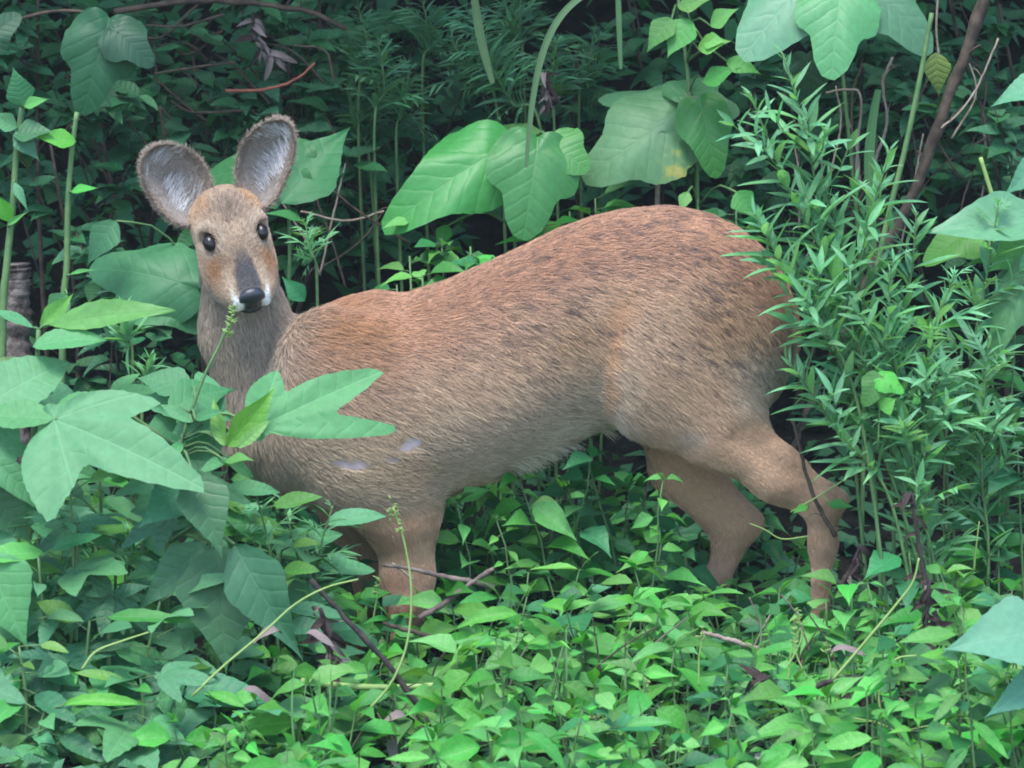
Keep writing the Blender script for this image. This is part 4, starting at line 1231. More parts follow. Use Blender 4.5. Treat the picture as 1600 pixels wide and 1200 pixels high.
for i, (ln, Y) in enumerate(R_SH):
    ln = [(a+max(0, b-540)*.22, b) for a, b in ln]
    mugwort(ln, Y, gl+near(ln[0][0], ln[0][1]), G, L=.056, step=.012, per=2, branch=4, seed=i, base=on_ground(P(1375+12*i, 1040, Y).x, Y), cut=CUT if i in (5, 8, 9, 10, 12, 13) else None)

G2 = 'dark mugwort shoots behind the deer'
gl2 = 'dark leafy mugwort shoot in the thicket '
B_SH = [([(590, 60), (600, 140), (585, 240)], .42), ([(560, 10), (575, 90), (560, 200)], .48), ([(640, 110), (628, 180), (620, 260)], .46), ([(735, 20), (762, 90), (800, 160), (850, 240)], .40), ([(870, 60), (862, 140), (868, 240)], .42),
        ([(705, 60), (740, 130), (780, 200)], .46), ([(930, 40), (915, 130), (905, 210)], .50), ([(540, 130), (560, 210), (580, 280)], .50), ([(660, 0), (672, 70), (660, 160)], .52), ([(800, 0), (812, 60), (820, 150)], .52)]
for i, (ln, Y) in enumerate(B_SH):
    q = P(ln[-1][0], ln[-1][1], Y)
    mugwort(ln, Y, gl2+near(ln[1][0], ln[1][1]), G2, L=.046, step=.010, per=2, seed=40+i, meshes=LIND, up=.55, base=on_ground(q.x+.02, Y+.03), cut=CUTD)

mugwort([(192, 478), (200, 530), (208, 590)], -.08, 'small mugwort sprig rising behind the ragweed leaves near the throat', None, L=.042, step=.0095, seed=71, base=on_ground(P(215, 900, -.08).x, -.08))
mugwort([(235, 560), (228, 590), (222, 640)], -.10, 'short mugwort tuft just above the ragweed\'s biggest leaf', None, L=.03, step=.009, seed=72, base=on_ground(P(222, 900, -.1).x, -.1))
mugwort([(478, 352), (486, 400), (496, 470)], .12, 'mugwort with cut leaves between the deer\'s face and its back', None, L=.034, step=.018, seed=73, per=1, cut=CUT, meshes=CUT, base=on_ground(P(496, 800, .12).x, .12))
G3 = 'cut-leaved mugworts under the chest'
for i, (ln, Y) in enumerate([([(440, 775), (460, 850), (480, 940)], -.20), ([(520, 790), (500, 860), (490, 950)], -.22), ([(400, 770), (420, 850), (440, 960)], -.24), ([(480, 860), (486, 930), (492, 1010)], -.26), ([(355, 780), (370, 850), (390, 950)], -.20)]):
    mugwort(ln, Y, 'low mugwort with finely cut leaves '+near(ln[0][0], ln[0][1]), G3, L=.042, step=.013, seed=80+i, per=2, cut=CUT, base=on_ground(P(ln[-1][0]+6, 1000, Y).x, Y), up=.4)
G4 = 'low feathery sprigs among the ground leaves'
for i, (x, y) in enumerate([(1075, 1120), (1110, 1150), (1165, 1080), (1200, 1120), (1040, 1170), (1230, 1170), (700, 1190), (770, 1185), (640, 1180), (1300, 1180), (960, 1195), (1185, 1010), (880, 1190), (1130, 1195), (1500, 700), (1560, 640), (1420, 900), (1330, 900), (1350, 980), (820, 1090), (900, 1130), (990, 1100), (1010, 1185), (560, 1100), (1260, 1110), (1440, 1150), (1510, 1190), (1160, 1140), (740, 1110), (1090, 1185), (1150, 1165), (60, 880), (100, 840), (200, 830), (150, 870)]):
    Y = -.38 if y > 1050 else (-.12 if x > 1000 else -.3)
    q = P(x, y, Y)
    mugwort([(x, y), (x+RND.uniform(-10, 10), y+40), (x+RND.uniform(-10, 10), y+80)], Y, 'low feathery sprig poking up '+near(x, y), G4, L=.040, step=.0085, seed=100+i, per=2, base=Vector((q.x, Y, min(ground_z(q.x, Y), q.z-.07))), r0=.0018, name='feathery_sprig')

# ------------------------------------------------------------------ ground-cover herbs
def herb(x, y, h, rr, meshes, label, group, L=.048, z=None, spread=1.0, name='creeping_herb', extra=0):
    b = Vector((x, y, ground_z(x, y) if z is None else z))
    v = Plant(name, label+' '+near_pt(b+Vector((0, 0, h))), 'herb', b, group)
    lean = Vector((rr.uniform(-.3, .3), rr.uniform(-.35, .15), 1)).normalized()
    n = max(3, min(6, int(h/.024)))+extra; crv = [b+lean*(h*i/6)+Vector((rr.uniform(-.003, .003), rr.uniform(-.003, .003), 0)) for i in range(7)]
    v.stem(crv, .0017, .0009, 5)
    a0 = rr.uniform(0, 3.14)
    for k in range(n):
        u = .25+.75*(k+1)/n; p = b+lean*(h*u)
        a0 += 1.57+rr.uniform(-.3, .3)
        top = k == n-1
        for s in (0, 1):
            a = a0+math.pi*s+rr.uniform(-.3, .3)
            el = rr.uniform(-.45, .25)+(.3 if top else 0)
            d = Vector((math.cos(a)*math.cos(el), math.sin(a)*math.cos(el), math.sin(el)))
            ll = L*rr.uniform(.65, 1.15)*(.75 if top else 1)*spread
            q = p+d*(.008 if not top else .003)
            v.s.tube([p, q], .0008, .0006, 4)
            leaf(rr.choice(meshes), v.root, q, d, Vector((rr.uniform(-.6, .6), -.55+rr.uniform(-.55, .45), .95)), ll, rr.uniform(.95, 1.3))
    if n > 2 or rr.random() < .5:
        d = Vector((rr.uniform(-.6, .6), -.5, .8))
        leaf(rr.choice(meshes), v.root, b+lean*h, d, Vector((0, -.4, 1)), L*.5, .9)
    return v.done(M_STEM)

rr = random.Random(17)
legs = [(P(628, 1000, 0).x, -.055), (P(572, 1000, 0).x, .05), (P(1278, 1000, 0).x, -.075), (P(1080, 1000, 0).x, .06)]
def scatter_pts(n, x0, x1, y0, y1, dmin, rr, ok=lambda x, y: True):
    out = []; tries = 0
    while len(out) < n and tries < n*60:
        tries += 1
        x, y = rr.uniform(x0, x1), rr.uniform(y0, y1)
        if any((x-a)**2+(y-b)**2 < .028**2 for a, b in legs) or not ok(x, y): continue
        if all((x-a)**2+(y-b)**2 < 1 and (x-a)**2+(y-b)**2 > dmin*dmin for a, b in out): out.append((x, y))
    return out
def hmax(x, y):
    px = 800+x*PXM
    if y > .08: return .19 if 690 < px < 1250 else .20
    if px < 480: return .14
    if px < 700: return .15 if y > -.25 else .10
    if px < 1060: return .29 if y > -.12 else .17
    if px < 1330: return .155
    return .21
def hollow(x, y):
    px = 800+x*PXM
    return ((470 < px < 585 and -.5 < y < -.12) or (1405 < px < 1490 and -.5 < y < -.1)) and rr.random() < .75
front = scatter_pts(165, -.66, .66, -.76, -.02, .053, rr, lambda x, y: not hollow(x, y))
HK = (('creeping_herb', HERB, 'bright herb with pointed oval leaves', 'pointed-leaf herbs carpeting the ground', (.044, .076)),
      ('creeping_herb', HERBL, 'herb with long narrow toothed leaves', 'narrow-leaved herbs in the ground cover', (.055, .080)),
      ('small_leaved_herb', HERB, 'low tuft of small pale leaves', 'small-leaved tufts in the ground cover', (.020, .032)),
      ('creeping_herb', HERBD, 'darker blue-green oval-leaved herb', 'darker herbs in the ground cover', (.042, .062)))
for x, y in front:
    k = rr.choices((0, 1, 2, 3), (48, 20, 16, 16))[0]
    nm, ms, lb, gp, (l0, l1) = HK[k]
    clump = .40+.85*vnoise(np.array([[x*8, y*8, 3.3]]), 2)[0]
    h = hmax(x, y)*rr.uniform(.55, 1.1)*clump*1.1
    herb(x, y, max(.03, h), rr, ms, lb, gp, L=rr.uniform(l0, l1), name=nm, extra=2 if k == 2 else 0)
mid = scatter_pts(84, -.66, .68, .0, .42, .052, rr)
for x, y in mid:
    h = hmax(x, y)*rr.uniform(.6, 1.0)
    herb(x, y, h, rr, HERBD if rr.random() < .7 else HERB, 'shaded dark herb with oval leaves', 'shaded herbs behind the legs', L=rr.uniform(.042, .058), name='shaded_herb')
# tufts of grass in the herb carpet
for i, (x, y) in enumerate(scatter_pts(16, -.45, .62, -.6, -.2, .08, rr)):
    b = on_ground(x, y)
    v = Plant('grass_tuft', 'small tuft of fine grass in the herbs '+near_pt(b+Vector((0, 0, .08))), 'grass', b, 'grass tufts in the herb carpet')
    for k in range(7):
        a = rr.uniform(0, 6.28)
        leaf(GRASS[k % 2], v.root, b, Vector((math.cos(a)*.5, math.sin(a)*.4-.1, 1)), Vector((math.cos(a), math.sin(a)-.4, .5)), rr.uniform(.09, .17), 1.2, 'blade')
# bushy herbs seen just over the back and beside the rump
for i, (x, y, Y) in enumerate([(640, 400, .22), (690, 372, .24), (735, 385, .22), (660, 430, .18), (770, 400, .2), (620, 445, .2), (890, 330, .34), (930, 310, .36), (1090, 310, .3), (1150, 330, .28), (850, 340, .3), (720, 420, .17)]):
    q = P(x, y, Y)
    b = on_ground(q.x, Y); h = q.z-b.z
    v = Plant('bushy_herb', 'bushy bright herb behind the deer '+near(x, y), 'herb', b, 'bushy herbs over the back')
    v.stem([b, b.lerp(q, .5)+Vector((.01, 0, 0)), q], .0022, .0012, 5)
    for k in range(11):
        a = rr.uniform(0, 6.28); u = 1-.22*rr.random()*rr.random()*3
        p = b.lerp(q, u); el = rr.uniform(-.3, .5)
        d = Vector((math.cos(a), math.sin(a)*.8-.2, math.sin(el)))
        v.s.tube([p, p+d*.012], .0009, .0007, 4)
        leaf(rr.choice(HERB if rr.random() < .7 else HERBD), v.root, p+d*.012, d, Vector((rr.uniform(-.3, .3), -.5, 1)), rr.uniform(.036, .056), 1.0)
    v.done(M_STEM)
# taller weeds with toothed leaves at the right-hand margin and below
for i, (x, y, Y) in enumerate([(1500, 905, -.2), (1560, 850, -.15), (1540, 760, -.1), (1585, 560, -.06), (1480, 620, -.02), (1590, 700, -.12), (1420, 860, -.2), (1330, 905, -.24), (1290, 935, -.24), (1500, 1080, -.36), (1560, 1150, -.4), (1390, 1150, -.4), (1470, 1000, -.3), (1340, 1030, -.3), (1580, 930, -.25), (1430, 990, -.28), (1530, 480, .02), (1470, 470, .05), (1590, 420, .0), (1550, 590, .0)]):
    q = P(x, y, Y); b = on_ground(q.x+rr.uniform(-.02, .02), Y)
    if b.z > q.z-.03: b.z = q.z-.06
    v = Plant('leafy_weed', 'leafy green weed in the mugwort thicket '+near(x, y), 'weed', b, 'leafy weeds round the mugwort')
    v.stem(spline([b, b.lerp(q, .5)+Vector((rr.uniform(-.01, .01), 0, 0)), q], 8), .0022, .0012, 5)
    nn = 8+int((q-b).length*26)
    for k in range(nn):
        a = rr.uniform(0, 6.28); u = 1-.85*(k/nn)
        p = b.lerp(q, u); el = rr.uniform(-.4, .5)
        d = Vector((math.cos(a), math.sin(a)*.8-.25, math.sin(el)))
        v.s.tube([p, p+d*.016], .0009, .0007, 4)
        leaf(rr.choice(HERB if rr.random() < .62 else HERBD), v.root, p+d*.016, d, Vector((rr.uniform(-.3, .3), -.5, 1)), rr.uniform(.038, .062), rr.uniform(.9, 1.3))
    v.done(M_STEM)
# fill plants behind and beside the ragweed
for i, (x, y, Y) in enumerate([(60, 780, -.1), (140, 800, -.12), (230, 780, -.1), (330, 760, -.1), (40, 900, -.2), (200, 880, -.2), (90, 960, -.3), (420, 830, -.14), (380, 900, -.2), (30, 1090, -.4), (440, 960, -.24), (130, 1090, -.38), (260, 1000, -.3), (330, 1080, -.36), (400, 1040, -.34), (480, 1100, -.4), (200, 1180, -.46), (20, 830, -.15), (160, 730, -.05), (90, 720, -.02), (470, 1010, -.3), (510, 1060, -.34)]):
    q = P(x, y, Y); b = on_ground(q.x, Y)
    if b.z > q.z-.03: b.z = q.z-.06
    v = Plant('leafy_weed', 'leafy weed filling gaps in the ragweed '+near(x, y), 'weed', b, 'leafy weeds below the ragweed')
    v.stem(spline([b, b.lerp(q, .5)+Vector((rr.uniform(-.01, .01), 0, 0)), q], 8), .0022, .0012, 5)
    nn = 9+int((q-b).length*24)
    for k in range(nn):
        a = rr.uniform(0, 6.28); p = b.lerp(q, 1-.8*(k/nn)); el = rr.uniform(-.5, .4)
        d = Vector((math.cos(a), math.sin(a)*.8-.3, math.sin(el)))
        v.s.tube([p, p+d*.016], .0009, .0007, 4)
        big = rr.random() < .3
        leaf(rr.choice(LD if big else (HERB if rr.random() < .55 else HERBD)), v.root, p+d*.016, d, Vector((rr.uniform(-.3, .3), -.5, 1)), rr.uniform(.07, .10) if big else rr.uniform(.036, .06), rr.uniform(.9, 1.3))
    v.done(M_STEM)
HAZE = 0.0014
M_TWIG2 = simple_mat('grey_brown_twig', (.075, .058, .052), (.16, .125, .105), 60, .85, .15, .4)
# ------------------------------------------------------------------ thicket behind
rr = random.Random(29)
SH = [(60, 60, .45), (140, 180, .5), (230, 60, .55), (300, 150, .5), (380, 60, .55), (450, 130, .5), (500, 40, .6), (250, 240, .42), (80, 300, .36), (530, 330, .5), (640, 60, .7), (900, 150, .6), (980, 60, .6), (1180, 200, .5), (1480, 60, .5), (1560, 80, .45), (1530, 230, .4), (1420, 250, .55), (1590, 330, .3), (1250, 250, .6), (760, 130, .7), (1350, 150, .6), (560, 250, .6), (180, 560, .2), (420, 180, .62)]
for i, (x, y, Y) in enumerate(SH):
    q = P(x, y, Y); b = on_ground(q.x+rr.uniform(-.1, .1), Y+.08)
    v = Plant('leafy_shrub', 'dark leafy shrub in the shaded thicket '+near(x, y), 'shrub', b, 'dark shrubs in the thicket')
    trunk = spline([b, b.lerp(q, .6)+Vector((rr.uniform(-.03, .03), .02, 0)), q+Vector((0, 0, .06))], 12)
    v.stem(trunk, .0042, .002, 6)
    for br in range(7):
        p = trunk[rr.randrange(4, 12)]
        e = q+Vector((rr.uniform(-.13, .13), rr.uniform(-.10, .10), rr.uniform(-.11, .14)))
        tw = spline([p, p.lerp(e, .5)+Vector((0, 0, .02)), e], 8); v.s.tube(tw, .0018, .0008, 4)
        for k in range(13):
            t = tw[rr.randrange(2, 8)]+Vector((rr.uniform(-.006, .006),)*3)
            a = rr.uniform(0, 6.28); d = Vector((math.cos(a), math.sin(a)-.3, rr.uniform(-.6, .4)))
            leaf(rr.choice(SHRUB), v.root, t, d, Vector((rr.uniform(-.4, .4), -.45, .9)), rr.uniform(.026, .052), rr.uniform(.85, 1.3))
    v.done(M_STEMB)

def foliage_mass(name, n, fn, label, mat, smin_, smax_):
    V = np.zeros((n*6, 3)); F = []; UV = np.zeros((n*6, 2))
    for i in range(n):
        c = Vector(fn())
        a = rr.uniform(0, 6.28); d = Vector((math.cos(a), math.sin(a), rr.uniform(-.9, .3))).normalized()
        nn = Vector((rr.uniform(-.6, .6), rr.uniform(-.9, .3), 1)); x = d.cross(nn).normalized(); nn = x.cross(d)
        L = rr.uniform(smin_, smax_); W = L*rr.uniform(.2, .34)
        pts = [c, c+d*L*.4+x*W+nn*L*.06, c+d*L*.45-nn*0, c+d*L*.4-x*W+nn*L*.06, c+d*L-nn*L*.12, c+d*L*.45]
        for k, p in enumerate(pts): V[i*6+k] = p
        UV[i*6:i*6+6] = ((0, 0), (.28, .4), (0, .45), (-.28, .4), (0, 1), (0, .45))
        o = i*6; F += [(o, o+2, o+1), (o, o+3, o+2), (o+1, o+2, o+4), (o+2, o+3, o+4)]
    return props(mesh_obj(name, V, F, mat, None, True, UV), label, kind='stuff')
def behind():
    y = rr.uniform(.62, 2.3); x = rr.uniform(-1.6, 1.6)
    return x, y, ground_z(x, y)+rr.random()**1.5*.55
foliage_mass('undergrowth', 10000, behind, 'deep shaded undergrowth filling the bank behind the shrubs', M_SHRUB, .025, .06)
def above():  # unseen leaves added above the frame to darken the gaps behind
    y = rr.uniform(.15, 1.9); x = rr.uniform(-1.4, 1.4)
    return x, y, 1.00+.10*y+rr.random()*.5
foliage_mass('shading_overhang', 15000, above, 'unseen leafy overhang added above the thicket to shade the bank', M_SHRUB, .04, .08)

def low():
    y = rr.uniform(-1.1, .62); x = rr.uniform(-1.3, 1.3)
    return x, y, ground_z(x, y)+rr.random()*.03
foliage_mass('ground_leaves', 12000, low, 'tangle of small low leaves covering the soil between the herbs', M_SHRUB, .02, .04)

# ------------------------------------------------------------------ sticks, twigs, tendrils, grass
def stick(name, label, line, Y, r0, r1, mat, cat='stick', group=None, knob=.0, side=0, seed=1, ground=False, ns=7):
    r2 = random.Random(seed)
    pts = pxline(line, Y, 22)
    if knob: pts = [p+Vector((r2.uniform(-1, 1), r2.uniform(-1, 1), r2.uniform(-1, 1)))*r0*.35 for p in pts]
    base = pts[-1].copy()
    v = Plant(name, label, cat, base, group)
    v.stem(pts, r0, r1, ns, knob=knob, rr=r2)
    for k in range(side):
        p = pts[r2.randrange(2, 20)]; e = p+Vector((r2.uniform(-.03, .03), r2.uniform(-.02, .02), r2.uniform(-.01, .03)))
        v.s.tube(spline([p, p.lerp(e, .5)+Vector((0, 0, .004)), e], 5), r0*.35, r0*.15, 4)
    r = v.done(mat); 
    return r
stick('dead_stick', 'thin black stick leaning through the herbs below the foreleg', [(484, 905), (530, 955), (590, 1020), (640, 1085), (672, 1140)], -.46, .0030, .0038, M_STICK, knob=.2, side=2, seed=2)
stick('dead_stick', 'grey broken twig lying across the deer\'s foreleg', [(598, 882), (640, 889), (700, 902), (772, 917)], -.22, .0018, .0036, M_TWIG2, knob=.15, seed=3)
stick('dead_stick', 'short forked pale twig at the foreleg, crossing the grey twig', [(612, 880), (630, 893), (646, 905)], -.165, .0016, .0014, M_TWIG, knob=.1, seed=33)
stick('dead_stick', 'brown stalk slanting up between the herbs beside the foreleg', [(772, 888), (735, 912), (690, 945), (655, 965)], -.23, .0030, .0034, M_TWIG2, knob=.15, seed=4)
stick('dead_stick', 'dull brown stick half buried in herbs under the grey twig', [(600, 975), (640, 985), (695, 1002)], -.34, .0026, .0030, M_STEMB, knob=.15, seed=5)
stick('dead_stick', 'brown stalk lying among herbs between the hind feet', [(1096, 988), (1140, 1000), (1192, 1016)], -.34, .0026, .0030, M_TWIG, knob=.12, seed=6)
stick('green_runner', 'yellow-green runner stretched flat beneath the black stick', [(470, 1064), (540, 1072), (620, 1074), (690, 1070)], -.44, .0042, .0034, M_STEMY, cat='stem', seed=7)
stick('tree_branch', 'long brown branch slanting down through the thicket above the mugwort', [(1650, -300), (1552, -40), (1515, 70), (1482, 160), (1452, 235), (1412, 330), (1375, 400), (1338, 470), (1300, 560)], .16, .0080, .0062, M_STEMB, cat='branch', knob=.14, side=6, seed=8, ns=10)
stick('green_stalk', 'straight green stalk rising beside the brown branch', [(1456, 20), (1440, 110), (1415, 230), (1390, 330), (1366, 440)], .12, .0030, .0040, M_STEM, cat='stem', seed=9)
stick('green_stalk', 'short bright green stalk at the edge of the dark gap', [(1532, 246), (1552, 310), (1574, 370), (1582, 440)], .02, .0026, .0032, M_STEMY, cat='stem', seed=10)
stick('dead_stick', 'pale bleached twig hanging behind the mugwort tips', [(1395, 90), (1380, 130), (1386, 190), (1366, 260), (1362, 330)], .24, .0022, .0018, M_TWIG, knob=.15, side=3, seed=11)
stick('dead_stick', 'thin grey twig bent like a hook in the dark gap', [(1290, 145), (1320, 140), (1345, 150), (1340, 230), (1338, 300)], .26, .0014, .0018, M_TWIG, knob=.12, seed=12)
stick('dead_stick', 'forked dry twig standing behind the curled leaf', [(1560, 60), (1530, 130), (1500, 175), (1470, 200)], .14, .0013, .0016, M_TWIG, knob=.1, side=2, seed=13)
stick('dead_stick', 'red-brown stem crossing the hock of the hind leg', [(1238, 655), (1250, 700), (1264, 755), (1284, 800), (1306, 838)], -.16, .0020, .0028, M_STEMB, knob=.12, side=2, seed=14)
stick('dead_stick', 'pale cut stem propped behind the thigh', [(1180, 628), (1200, 665), (1222, 700)], .05, .0034, .0030, M_TWIG, knob=.1, seed=15)
stick('dead_stick', 'thick grey stem standing behind the thigh under the mugwort', [(1290, 580), (1262, 640), (1240, 700), (1225, 760)], .03, .0044, .0040, M_BARK, knob=.15, seed=16)
stick('dead_stick', 'pale upright twig in the shade behind the belly', [(1014, 748), (1005, 785), (994, 815)], .14, .0016, .0018, M_TWIG, seed=17)
for i, ln in enumerate([[(500, 280), (560, 330), (640, 380)], [(470, 330), (540, 345), (600, 330)], [(490, 300), (520, 380), (540, 450)], [(540, 255), (520, 340), (500, 430)], [(600, 330), (560, 380), (500, 420)], [(430, 300), (480, 380), (500, 430)]]):
    stick('dry_twig', 'dry grey twig tangled in the dark hollow between the face and the back', ln, .34+.02*i, .0012, .0016, M_TWIG if i % 2 else M_STEMB, 'twig', 'twigs in the dark hollow', .12, 1, 50+i)
for i in range(26):
    x = rr.uniform(1230, 1600); y = rr.uniform(80, 380)
    stick('dry_twig', 'thin dry twig in the dark gap '+near(x, y), [(x, y), (x+rr.uniform(-20, 20), y+60), (x+rr.uniform(-45, 45), y+rr.uniform(110, 200))], rr.uniform(.25, .5), .0010, .0015, M_STEMB if rr.random() < .6 else M_TWIG, 'twig', 'twigs in the dark gap', .1, 1, 100+i)
for i in range(16):
    x = rr.uniform(180, 560); y = rr.uniform(0, 160)
    stick('dry_twig', 'dark twig tangled in the thicket '+near(x, y), [(x, y), (x+rr.uniform(20, 60), y+rr.uniform(-20, 40)), (x+rr.uniform(60, 140), y+rr.uniform(-30, 90))], rr.uniform(.36, .55), .0012, .0019, M_STEMB, 'twig', 'twigs over the head', .12, 2, 150+i)
stick('tree_branch', 'dark arching branch along the top of the thicket', [(180, 20), (300, 2), (400, 6), (480, 18), (540, 44)], .38, .0042, .0034, M_STEMB, 'branch', None, .12, 3, 190)
stick('dry_twig', 'reddish bent twig over the gap between the ears', [(352, 142), (410, 140), (460, 125), (492, 98)], .40, .0022, .0016, simple_mat('red_twig', (.16, .05, .035), (.22, .08, .05), 50, .7), 'twig', None, .06, 0, 191)

# withered hanging leaves on dead black stems
WITH = [blade('withered_leaf', lance(.12), m, 7, (-1, 0, 1), fold=.9, droop=1.1, wave=.05, rr=rr, side=rr.uniform(-.2, .2)) for m in (M_WITHER, M_WITHER, M_FADED)]
def withered(label, line, Y, n, L, seed, group=None, weights=(5, 5, 1)):
    r2 = random.Random(seed); pts = pxline(line, Y, 20)
    v = Plant('withered_stem', label, 'dead plant', pts[-1].copy(), group)
    v.stem(pts, .0024, .0042, 6, knob=.25, rr=r2)
    for k in range(n):
        p = pts[r2.randrange(0, 20)]
        d = Vector((r2.uniform(-.8, .8), r2.uniform(-.8, .3), r2.uniform(-1.2, .1)))
        leaf(r2.choices(WITH, weights)[0], v.root, p, d, Vector((r2.uniform(-1, 1), -1, .3)), L*r2.uniform(.5, 1.1), r2.uniform(.7, 1.3), 'withered_leaf')
    return v.done(M_STICK)
withered('blackened dead stem with shrivelled leaves near the two jutting pale leaves', [(1424, 770), (1436, 850), (1450, 930), (1472, 985)], -.40, 14, .03, 1)
withered('shaggy black dead stalk standing low below the blackened stem', [(1452, 905), (1446, 980), (1442, 1040), (1436, 1090)], -.46, 46, .034, 2)
withered('crooked black twig lying over the herbs near the curling tendril', [(1222, 1102), (1262, 1080), (1300, 1064), (1360, 1062), (1422, 1094)], -.52, 9, .02, 3)
withered('shrivelled dark weed under the crooked black twig', [(1345, 1075), (1350, 1110), (1345, 1150)], -.53, 26, .03, 4)
withered('withered dark weed hanging behind the leaning black stick', [(500, 950), (512, 1000), (520, 1060)], -.40, 34, .034, 5, None, (4, 4, 2))
withered('dead dark weed at the edge of the thicket below the pointed leaves', [(1540, 800), (1552, 860), (1550, 940)], -.1, 24, .03, 6)
withered('dark shrivelled sprig beside the hind foot', [(1345, 850), (1330, 890), (1310, 920)], -.2, 16, .028, 7)
withered('faded hanging dead leaves over the dark gap near the ears', [(395, 20), (400, 60), (430, 90)], .40, 26, .034, 8, None, (2, 2, 5))
withered('faded dead leaves behind the hanging bright vine leaves', [(855, 110), (858, 140), (856, 170)], .36, 18, .03, 9, None, (2, 2, 4))

# tendrils and thin green stems
def tendril(label, line, Y, r=.0012, buds=None, mat=M_STEMY, group=None, leaves=()):
    if Y < -.3: Y -= .16
    pts = pxline(line, Y, 24)
    v = Plant('vine_tendril', label, 'tendril', pts[-1].copy(), group)
    v.stem(pts, r*.7, r*1.15, 5)
    for mesh, b, t, W in leaves: v.px(mesh, b, t, Y, -.01, (rr.uniform(-.2, .2), -.7, .65), W, r=.0008)
    root = v.done(mat)
    if buds:
        for (bx, by, sp, n) in buds:
            bd = Stem(); c0 = P(bx, by, Y)
            for i in range(n):
                c = c0+Vector((rr.gauss(0, sp*.4), rr.gauss(0, sp*.4), rr.gauss(0, sp)))
                e = c+Vector((rr.uniform(-1, 1), rr.uniform(-1, .3), rr.uniform(-.2, 1))).normalized()*.0055
                bd.tube([c, c.lerp(e, .5), e], .0015, .0003, 4)
            bd.build(root, M_STEMY, 'bud_cluster')
    return root
tendril('slender upright tendril with tiny buds in front of the foreleg', [(614, 792), (630, 840), (641, 900), (642, 960), (632, 1020), (606, 1075), (556, 1128)], -.33, .0015, [(613, 795, .006, 14), (624, 826, .004, 8)])
tendril('short budded tendril beside the far foreleg', [(592, 912), (590, 930), (586, 950), (580, 985)], -.2, .0011, [(590, 914, .006, 12)])
tendril('long yellow-green tendril curving down past the black stick', [(560, 905), (510, 918), (460, 945), (410, 990), (350, 1040), (300, 1088)], -.36, .0014)
tendril('yellowish tendril arched low among the ragweed', [(232, 988), (190, 1002), (150, 1018), (128, 1046)], -.40, .0014)
tendril('pale arched tendril ending in a leafy bud among the ground leaves', [(795, 1166), (760, 1156), (710, 1164), (670, 1190), (640, 1215)], -.45, .0014, [(800, 1168, .008, 22)])
tendril('thin straight runner over the ground leaves under the leafy bud', [(830, 1172), (790, 1182), (750, 1192), (710, 1206)], -.44, .0012)
tendril('looping pale tendril curled below the blackened stem', [(1432, 1024), (1400, 1030), (1376, 1060), (1374, 1100), (1384, 1130)], -.42, .0014)
tendril('hooked tendril at the foot of the loop', [(1334, 1122), (1372, 1130), (1402, 1146), (1412, 1168), (1412, 1190)], -.43, .0014)
tendril('pale runner joining the hooked tendril to a lobed leaf', [(1402, 1146), (1440, 1136), (1478, 1132), (1510, 1140)], -.43, .0012, leaves=((OH[1], (1505, 1138), (1532, 1160), 1.3), (KUD['herb_leaf'][1], (1500, 1145), (1440, 1140), .8)))
tendril('long straight pale stem slanting across the herbs to the blackened stem', [(1436, 872), (1426, 910), (1400, 945), (1350, 1005), (1298, 1066)], -.36, .0016)
tendril('arched yellow tendril over the round leaf at the bottom edge', [(1390, 1182), (1350, 1176), (1325, 1190), (1310, 1210)], -.46, .0014, leaves=((KUD['herb_leaf'][0], (1415, 1172), (1420, 1215), 1.0),))
tendril('wiry tendril between the two hind legs', [(1172, 818), (1196, 828), (1222, 842), (1262, 838)], -.12, .0010)
tendril('thin tendril reaching across the hind hock', [(1235, 800), (1262, 785), (1300, 762), (1340, 735)], -.17, .0011, leaves=((OH[0], (1262, 790), (1238, 800), .8), (OH[1], (1295, 788), (1335, 790), .6)))
tendril('thin pale stem rising through the ground cover near the hind foot', [(1178, 1010), (1190, 985), (1204, 960), (1210, 945)], -.22, .0012, mat=M_TWIG)
tendril('upright pale stem at the margin over the dead dark weed', [(1530, 815), (1527, 840), (1524, 865), (1522, 890)], -.2, .0011)
v = Plant('bindweed', 'bindweed with small round paired leaves in the heart of the mugwort', 'vine', P(1372, 700, -.24))
v.stem(pxline([(1372, 700), (1374, 640), (1376, 598), (1390, 585)], -.235), .0011, .0008, 5)
v.px(KUD['herb_leaf'][0], (1372, 596), (1350, 632), -.24, -.01, F1, 1.0); v.px(KUD['herb_leaf'][2], (1380, 592), (1412, 608), -.24, -.01, (0, -.8, .6), .9)
v.px(OH[1], (1376, 640), (1400, 622), -.24, -.01, F1, 1.2)
v.done(M_STEM)

def grass(label, line, Y, w, group=None):
    pts = pxline(line, Y, 26); V, F, UV = [], [], []
    root = props(empty('long_grass', pts[-1]), label, 'grass', group, 'thing')
    for i, p in enumerate(pts):
        t = i/25; ww = w*(.22+.78*math.sin(math.pi*min(1, .12+t*.8))**.7)
        tg = (pts[min(25, i+1)]-pts[max(0, i-1)]).normalized(); sd = tg.cross(Vector((0, -1, .25))).normalized()
        for c in (-1, 0, 1):
            V.append(p+sd*ww*c+Vector((0, .25*ww*(1-abs(c)), 0))-root.location); UV.append((c*.02, t))
    for i in range(25):
        for j in (0, 1): a = i*3+j; F.append((a, a+1, a+4, a+3))
    mesh_obj('blade', V, F, M_GRASS, root, True, UV)
grass('long arching grass blade hanging over the bright vine leaves', [(1010, -60), (950, -30), (895, 5), (862, 48), (842, 105), (830, 175), (822, 262)], .10, .0042)
grass('narrow straight grass blade hanging near the tuft of smaller leaves', [(964, -60), (966, 0), (968, 60), (970, 108)], .14, .0034)
grass('broad upright grass blade in the gap behind the mugwort tips', [(1372, 140), (1362, 200), (1358, 260), (1362, 340), (1366, 420)], .16, .0062)
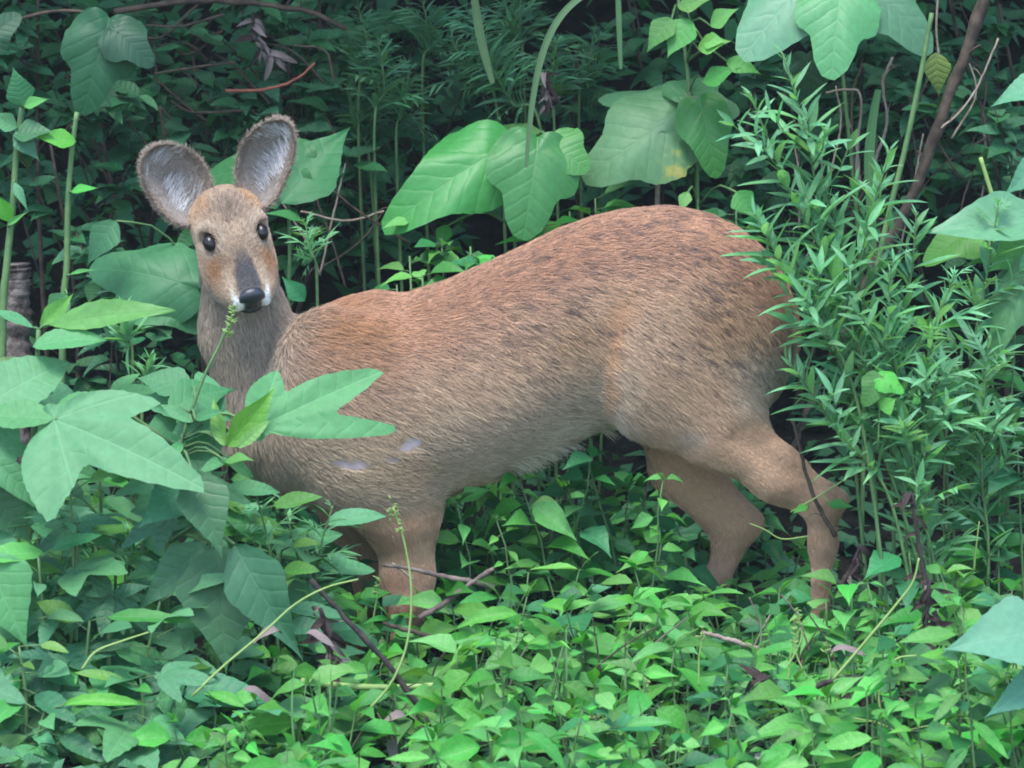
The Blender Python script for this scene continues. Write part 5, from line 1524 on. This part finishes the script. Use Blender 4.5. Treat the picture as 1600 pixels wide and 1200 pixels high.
grass('broad dark grass blade rising among the mugwort over the head', [(738, -30), (746, 30), (756, 80), (770, 130)], .30, .0056)
for i, ln in enumerate([[(1300, 1150), (1310, 1170), (1320, 1200)], [(600, 1140), (612, 1165), (620, 1200)], [(1052, 1098), (1080, 1120), (1060, 1160)], [(560, 1130), (566, 1160), (572, 1200)], [(1170, 1050), (1150, 1080), (1140, 1120)], [(1260, 1040), (1215, 1062), (1190, 1090)]]):
    grass('fine grass blade among the ground leaves at the bottom edge', ln, -.42, .0022, 'fine grass blades at the bottom')

# budded sprigs, bare stems and fallen leaves in the herb carpet
for i in range(14):
    x, y = rr.uniform(560, 1560), rr.uniform(960, 1150)
    tendril('upright thin stem with pale buds '+near(x, y), [(x, y), (x+rr.uniform(-8, 8), y+35), (x+rr.uniform(-18, 18), y+80)], -.36, .0010, [(x, y, .005, 12)], group='budded stems in the herb carpet')
for i in range(18):
    x, y = rr.uniform(560, 1580), rr.uniform(880, 1150); a = rr.uniform(-1, 1)
    stick('dry_twig', 'bare brown stem among the herbs '+near(x, y), [(x, y), (x+60*a, y+rr.uniform(25, 50)), (x+110*a, y+rr.uniform(50, 110))], -.30-.2*(y-880)/270, .0008, .0013, M_TWIG2 if i % 2 else M_STEMB, 'twig', 'bare stems in the herbs', .1, 1, 400+i)
for i in range(16):
    x, y = rr.uniform(80, 1580), rr.uniform(980, 1190); Y = -.48
    c = P(x, y, Y); o = bpy.data.objects.new('fallen_leaf', rr.choice(WITH[1:])); COL.objects.link(o)
    o.matrix_basis = orient(c, Vector((rr.uniform(-1, 1), -.3, rr.uniform(-.4, .2))), Vector((0, -.5, 1)), .055, .042, .03)
    props(o, 'shrivelled brown fallen leaf caught in the herbs '+near(x, y), 'leaf', 'fallen leaves in the herbs')

# small white flowers
for (x, y) in ((1117, 1184), (1186, 1181), (1163, 1191), (1170, 1196), (1068, 1190)):
    c = P(x, y, -.46); big = (x in (1117, 1186))
    f = Plant('white_flower', 'tiny white flower at the bottom edge among feathery sprigs', 'flower', c-Vector((0, 0, .05)), 'tiny white flowers')
    f.stem([c-Vector((0, 0, .05)), c], .0008, .0007, 4)
    f.done(M_STEM)
    rad = .0062 if big else .0038
    pm = blade('petal', lambda t: .28*math.sin(math.pi*min(1, t*.8+.15)), M_WHITE, 4, (-1, 0, 1), fold=-.1, droop=-.3)
    for k in range(7):
        a = 6.283*k/7
        leaf(pm, f.root, c, Vector((math.cos(a), -.35, math.sin(a))), Vector((0, -1, .3)), rad, 1.3, 'petal')

# ------------------------------------------------------------------ thin haze box added to veil the scene and lift its darks
HZ = bpy.data.materials.new('haze_veil'); HZ.use_nodes = True
ht = HZ.node_tree; ht.nodes.clear()
ho = ht.nodes.new('ShaderNodeOutputMaterial'); hv = ht.nodes.new('ShaderNodeVolumePrincipled')
hv.inputs['Color'].default_value = (.80, .97, .95, 1); hv.inputs['Density'].default_value = HAZE; hv.inputs['Anisotropy'].default_value = .2
ht.links.new(hv.outputs[0], ho.inputs['Volume'])
g0 = min(ground_z(x, y) for x in (-150, 0, 150) for y in (-150, -30, -2, 0))-1.2
bx = [(x, y, z) for x in (-160, 160) for y in (-160, 160) for z in (g0, 3.2)]
hz = mesh_obj('haze', bx, [(0, 1, 3, 2), (4, 6, 7, 5), (0, 4, 5, 1), (2, 3, 7, 6), (0, 2, 6, 4), (1, 5, 7, 3)], HZ, None, False)
props(hz, 'thin haze box added to veil the thicket and lift its darks', kind='stuff')
